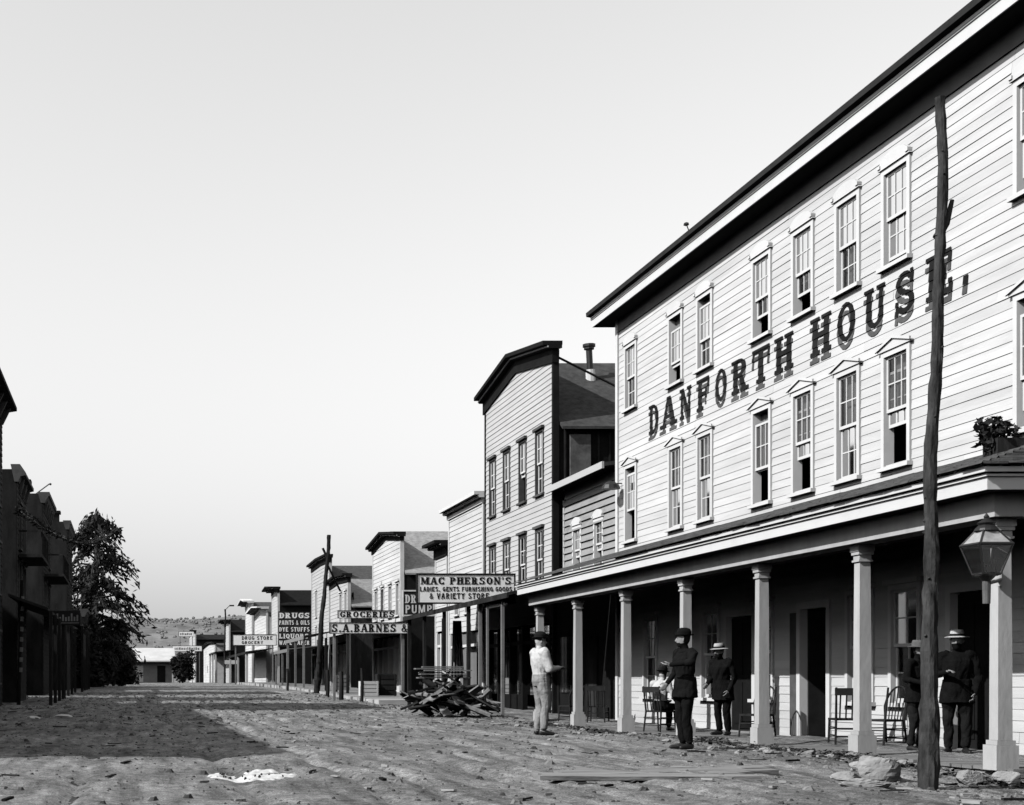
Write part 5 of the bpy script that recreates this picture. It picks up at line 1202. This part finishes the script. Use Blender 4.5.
    cap(hp(-.02, .082, -.066), hp(.02, .082, -.066), .009, .009, 'skin', 8)            # lips
    for s in (-1, 1):
        cap(hp(s*.076, -.006, -.02), hp(s*.08, -.012, .02), .012, .014, 'skin', 8)      # ears
        cap(hp(s*.045, .075, .03), hp(s*.015, .085, .03), .01, .01, 'skin', 8)          # brow
    me = prims.mesh('tmp', SKIN); tmp = bpy.data.objects.new('tmp', me); COL.objects.link(tmp)
    md = tmp.modifiers.new('r', 'REMESH'); md.mode = 'VOXEL'; md.voxel_size = voxel
    sm = tmp.modifiers.new('s', 'SMOOTH'); sm.factor = .5; sm.iterations = 2
    dg = bpy.context.evaluated_depsgraph_get(); dg.update(); ev = tmp.evaluated_get(dg); out = bpy.data.meshes.new_from_object(ev)
    bpy.data.objects.remove(tmp)
    nv = len(out.vertices); co = np.empty(nv*3); out.vertices.foreach_get('co', co); co = co.reshape(-1, 3); no = np.empty(nv*3); out.vertices.foreach_get('normal', no); no = no.reshape(-1, 3)
    sd = len(label)*7; u_ = co[:, 0]*9+co[:, 1]*7; fold = fbm(u_, co[:, 2]*5.5+u_*.5, sd, 3)*.022+fbm(co[:, 0]*5, co[:, 1]*5+co[:, 2]*4, sd+5, 2)*.02
    body = (np.linalg.norm(co-np.array(head), axis=1) > .2) & (co[:, 2] > .12)
    for s in (0, 1): body &= np.linalg.norm(co-np.array(J['wr'][s]), axis=1) > .16
    co += no*(fold*body)[:, None]; out.vertices.foreach_set('co', co.ravel()); out.update()
    keys = ['top', 'legs', 'skin', 'shoe', 'hair']; out.materials.clear()
    for m in (mats['top'], mats['legs'], SKIN, IRON, HAIR): out.materials.append(m)
    n = len(out.polygons); C = np.empty(n*3); out.polygons.foreach_get('center', C); C = C.reshape(-1, 3); best = np.full(n, 1e9); mi = np.zeros(n, int)
    for a, b, r, key in reg:
        a, b = np.array(a), np.array(b); d = b-a; tt = np.clip(((C-a)@d)/max(1e-9, d@d), 0, 1); ds = np.linalg.norm(C-(a+tt[:, None]*d), axis=1)-r*.92
        w = ds < best; best[w] = ds[w]; mi[w] = keys.index(key)
    # hair on the back and crown of the head, beard below
    rel = C-np.array(head); y_ = rel@np.array(hf); z_ = rel@np.array(hu); isH = (np.linalg.norm(rel, axis=1) < .16) & (mi == 2)
    hair = isH & (((y_ < -.005) & (z_ > -.07)) | (z_ > .06))
    if beard: hair |= isH & (z_ < -.048) & (y_ > -.01) & (z_ > -.14)
    mi[hair] = 4
    out.polygons.foreach_set('material_index', mi.astype(np.int32)); out.polygons.foreach_set('use_smooth', [True]*n); out.update()
    t = thing(name, label, 'person', (0, 0, 0), world=False); bo = bpy.data.objects.new('body', out); COL.objects.link(bo); bo.parent = t
    e = MB()
    for s in (-1, 1): e.lathe([(.002, -.008), (.008, 0), (.002, .008)], hp(s*.03, .083, .012), 8)
    e.build('eyes', IRON, t, smooth=True)
    if hat:
        kind, hm = hat; q = MB(); tilt = .08
        def hring(rx, ry, z, oy=0): return [tuple(hp(rx*math.cos(u), oy+ry*math.sin(u), z+tilt*-(ry*math.sin(u))*.3)) for u in [2*math.pi*i/24 for i in range(24)]]
        if kind == 'brim': q.rings([hring(.088, .105, .06), hring(.16, .175, .052), (hring(.162, .177, .058)), hring(.092, .108, .072), hring(.088, .104, .13), hring(.075, .09, .165), hring(.03, .04, .16), hring(.004, .004, .155)])
        elif kind == 'bowler': q.rings([hring(.086, .104, .05), hring(.125, .14, .06), hring(.126, .141, .066), hring(.09, .107, .066), hring(.09, .106, .11), hring(.07, .085, .15), hring(.03, .04, .168), hring(.004, .004, .17)])
        q.build('hat', hm, t, smooth=False)
        if kind == 'brim' and hm is STRAW: q = MB(); q.rings([hring(.0935, .1095, .074), hring(.0925, .1085, .105)], caps=False); q.build('hat_band', HAIR, t)
    if extra: extra(t, hp)
    t.location = loc; t.rotation_euler = (0, 0, rz); t.scale = (scale,)*3
    return t

def stand(lean=0, armL=None, armR=None, stance=.1, face=(0, 1, 0), step=.0, belly=0):
    J = dict(hip=(0, 0, .93), chest=(0, .01+lean, 1.26), neck=(0, lean*1.3-.01, 1.5), head=(0, .02+lean*1.5, 1.625), face=face,
             sh=((-.185, lean*1.1-.01, 1.415), (.185, lean*1.1-.01, 1.415)), hj=((-.09, 0, .9), (.09, 0, .9)),
             kn=((-stance, .03+step, .5), (stance, .03-step*.5, .5)), an=((-stance, -.02+step*1.2, .085), (stance, -.02-step, .085)),
             toe=((-stance-.05, .15+step, .03), (stance+.05, .15-step, .03)))
    l = armL or ((-.26, -.03+lean, 1.12), (-.25, .06+lean, .87)); r = armR or ((.26, -.03+lean, 1.12), (.25, .06+lean, .87))
    J['el'] = (l[0], r[0]); J['wr'] = (l[1], r[1]); J['hside'] = ((0, 1, .3), (0, 1, .3)); return J
# local +y is forward: heading rz turns it
def place(x, y, z): return (x, y, z)
# white shirt man, facing the porch (+x): rz = -90 deg
g1 = gzf(7.42, 25.3)
def suspenders(t, hp):
    q = MB(); q.rings([[(.166*math.cos(u), .128*math.sin(u), z) for u in [2*math.pi*i/20 for i in range(20)]] for z in (.985, 1.015)], caps=False); q.build('belt', IRON, t)
    b = MB(); b.box(-.1, .1, .42, .58, 1.12, 1.13); b.quad((-.14, .40, 1.10), (.14, .40, 1.10), (.14, .56, 1.22), (-.14, .56, 1.22)); o = b.build('newspaper', mat('grey_paper', .12), t)
person('person', 'man in white shirt and light grey trousers standing in the street with forearms raised', (7.42, 25.3, g1), math.radians(-80),
       stand(-.03, ((-.25, .02, 1.13), (-.12, .24, 1.14)), ((.25, .02, 1.13), (.12, .25, 1.16)), .1), dict(top=SHIRT, legs=CLOTHG), ('bowler', CLOTHD), True, 1.05, bulk=1.2)
# dark coat man in front, facing left (-x) and slightly away
g2 = gzf(8.15, 20.6)
person('person', 'man in black coat and black round hat standing in the street with one elbow raised', (8.15, 20.6, g2), math.radians(100),
       stand(.0, ((-.36, .12, 1.28), (-.16, .3, 1.25)), ((.26, .0, 1.13), (.2, .16, .98)), .085, (.55, .8, .02)), dict(top=CLOTHB, legs=CLOTHB), ('bowler', CLOTHB), False, 1.0, coat=.22)
# porch man with white hat
c = at(957, 0, 11.85)
person('person', 'man in dark suit and white-brimmed hat standing on the porch by the dark door', c, math.radians(150),
       stand(.0, ((-.27, -.02, 1.12), (-.22, .1, .88)), ((.28, .05, 1.14), (.12, .26, 1.18)), .11, (.1, 1, 0)), dict(top=CLOTHB, legs=CLOTHD), ('brim', STRAW), False, 1.0, coat=.25, bulk=1.06)
c = at(916, 0, 11.75)
person('person', 'man in dark clothes and grey felt hat half hidden behind the bark-covered pole', c, math.radians(205),
       stand(.02, ((-.27, -.02, 1.12), (-.2, .12, .9)), ((.3, .05, 1.16), (.22, .26, 1.1)), .1, (-.2, 1, 0)), dict(top=CLOTHB, legs=CLOTHD), ('brim', FELT), False, .93, coat=.2)
c = at(723, 0, 11.5)
person('person', 'man in dark suit and broad straw hat standing before the dark hotel doorway', c, math.radians(120),
       stand(.06, ((-.27, 0, 1.12), (-.22, .12, .88)), ((.27, 0, 1.12), (.2, .2, 1.0)), .1, (.1, 1, -.05)), dict(top=CLOTHB, legs=CLOTHB), ('brim', STRAW), False, 1.0, coat=.3, bulk=1.1)
# seated man in white shirt
c = at(660, 0, 11.05); sc = math.radians(-60)
Js = dict(hip=(0, 0, .53), chest=(0, .02, .85), neck=(0, .04, 1.09), head=(0, .09, 1.21), face=(-.2, 1, -.1), sh=((-.185, .03, 1.0), (.185, .03, 1.0)), hj=((-.09, .02, .52), (.09, .02, .52)),
          kn=((-.12, .43, .52), (.12, .43, .52)), an=((-.12, .42, .085), (.12, .5, .085)), toe=((-.14, .6, .03), (.14, .68, .03)), el=((-.25, .08, .74), (.25, .08, .74)), wr=((-.14, .3, .66), (.12, .3, .68)), hside=((0, 1, .3), (0, 1, .3)))
person('person', 'man in white shirt seated on a chair on the porch with dark trousers', c, sc, Js, dict(top=SHIRT, legs=CLOTHB), ('bowler', CLOTHD), True, 1.0)
chair('porch_chair', 'dark chair carrying the seated man in the white shirt', c, sc+math.pi)
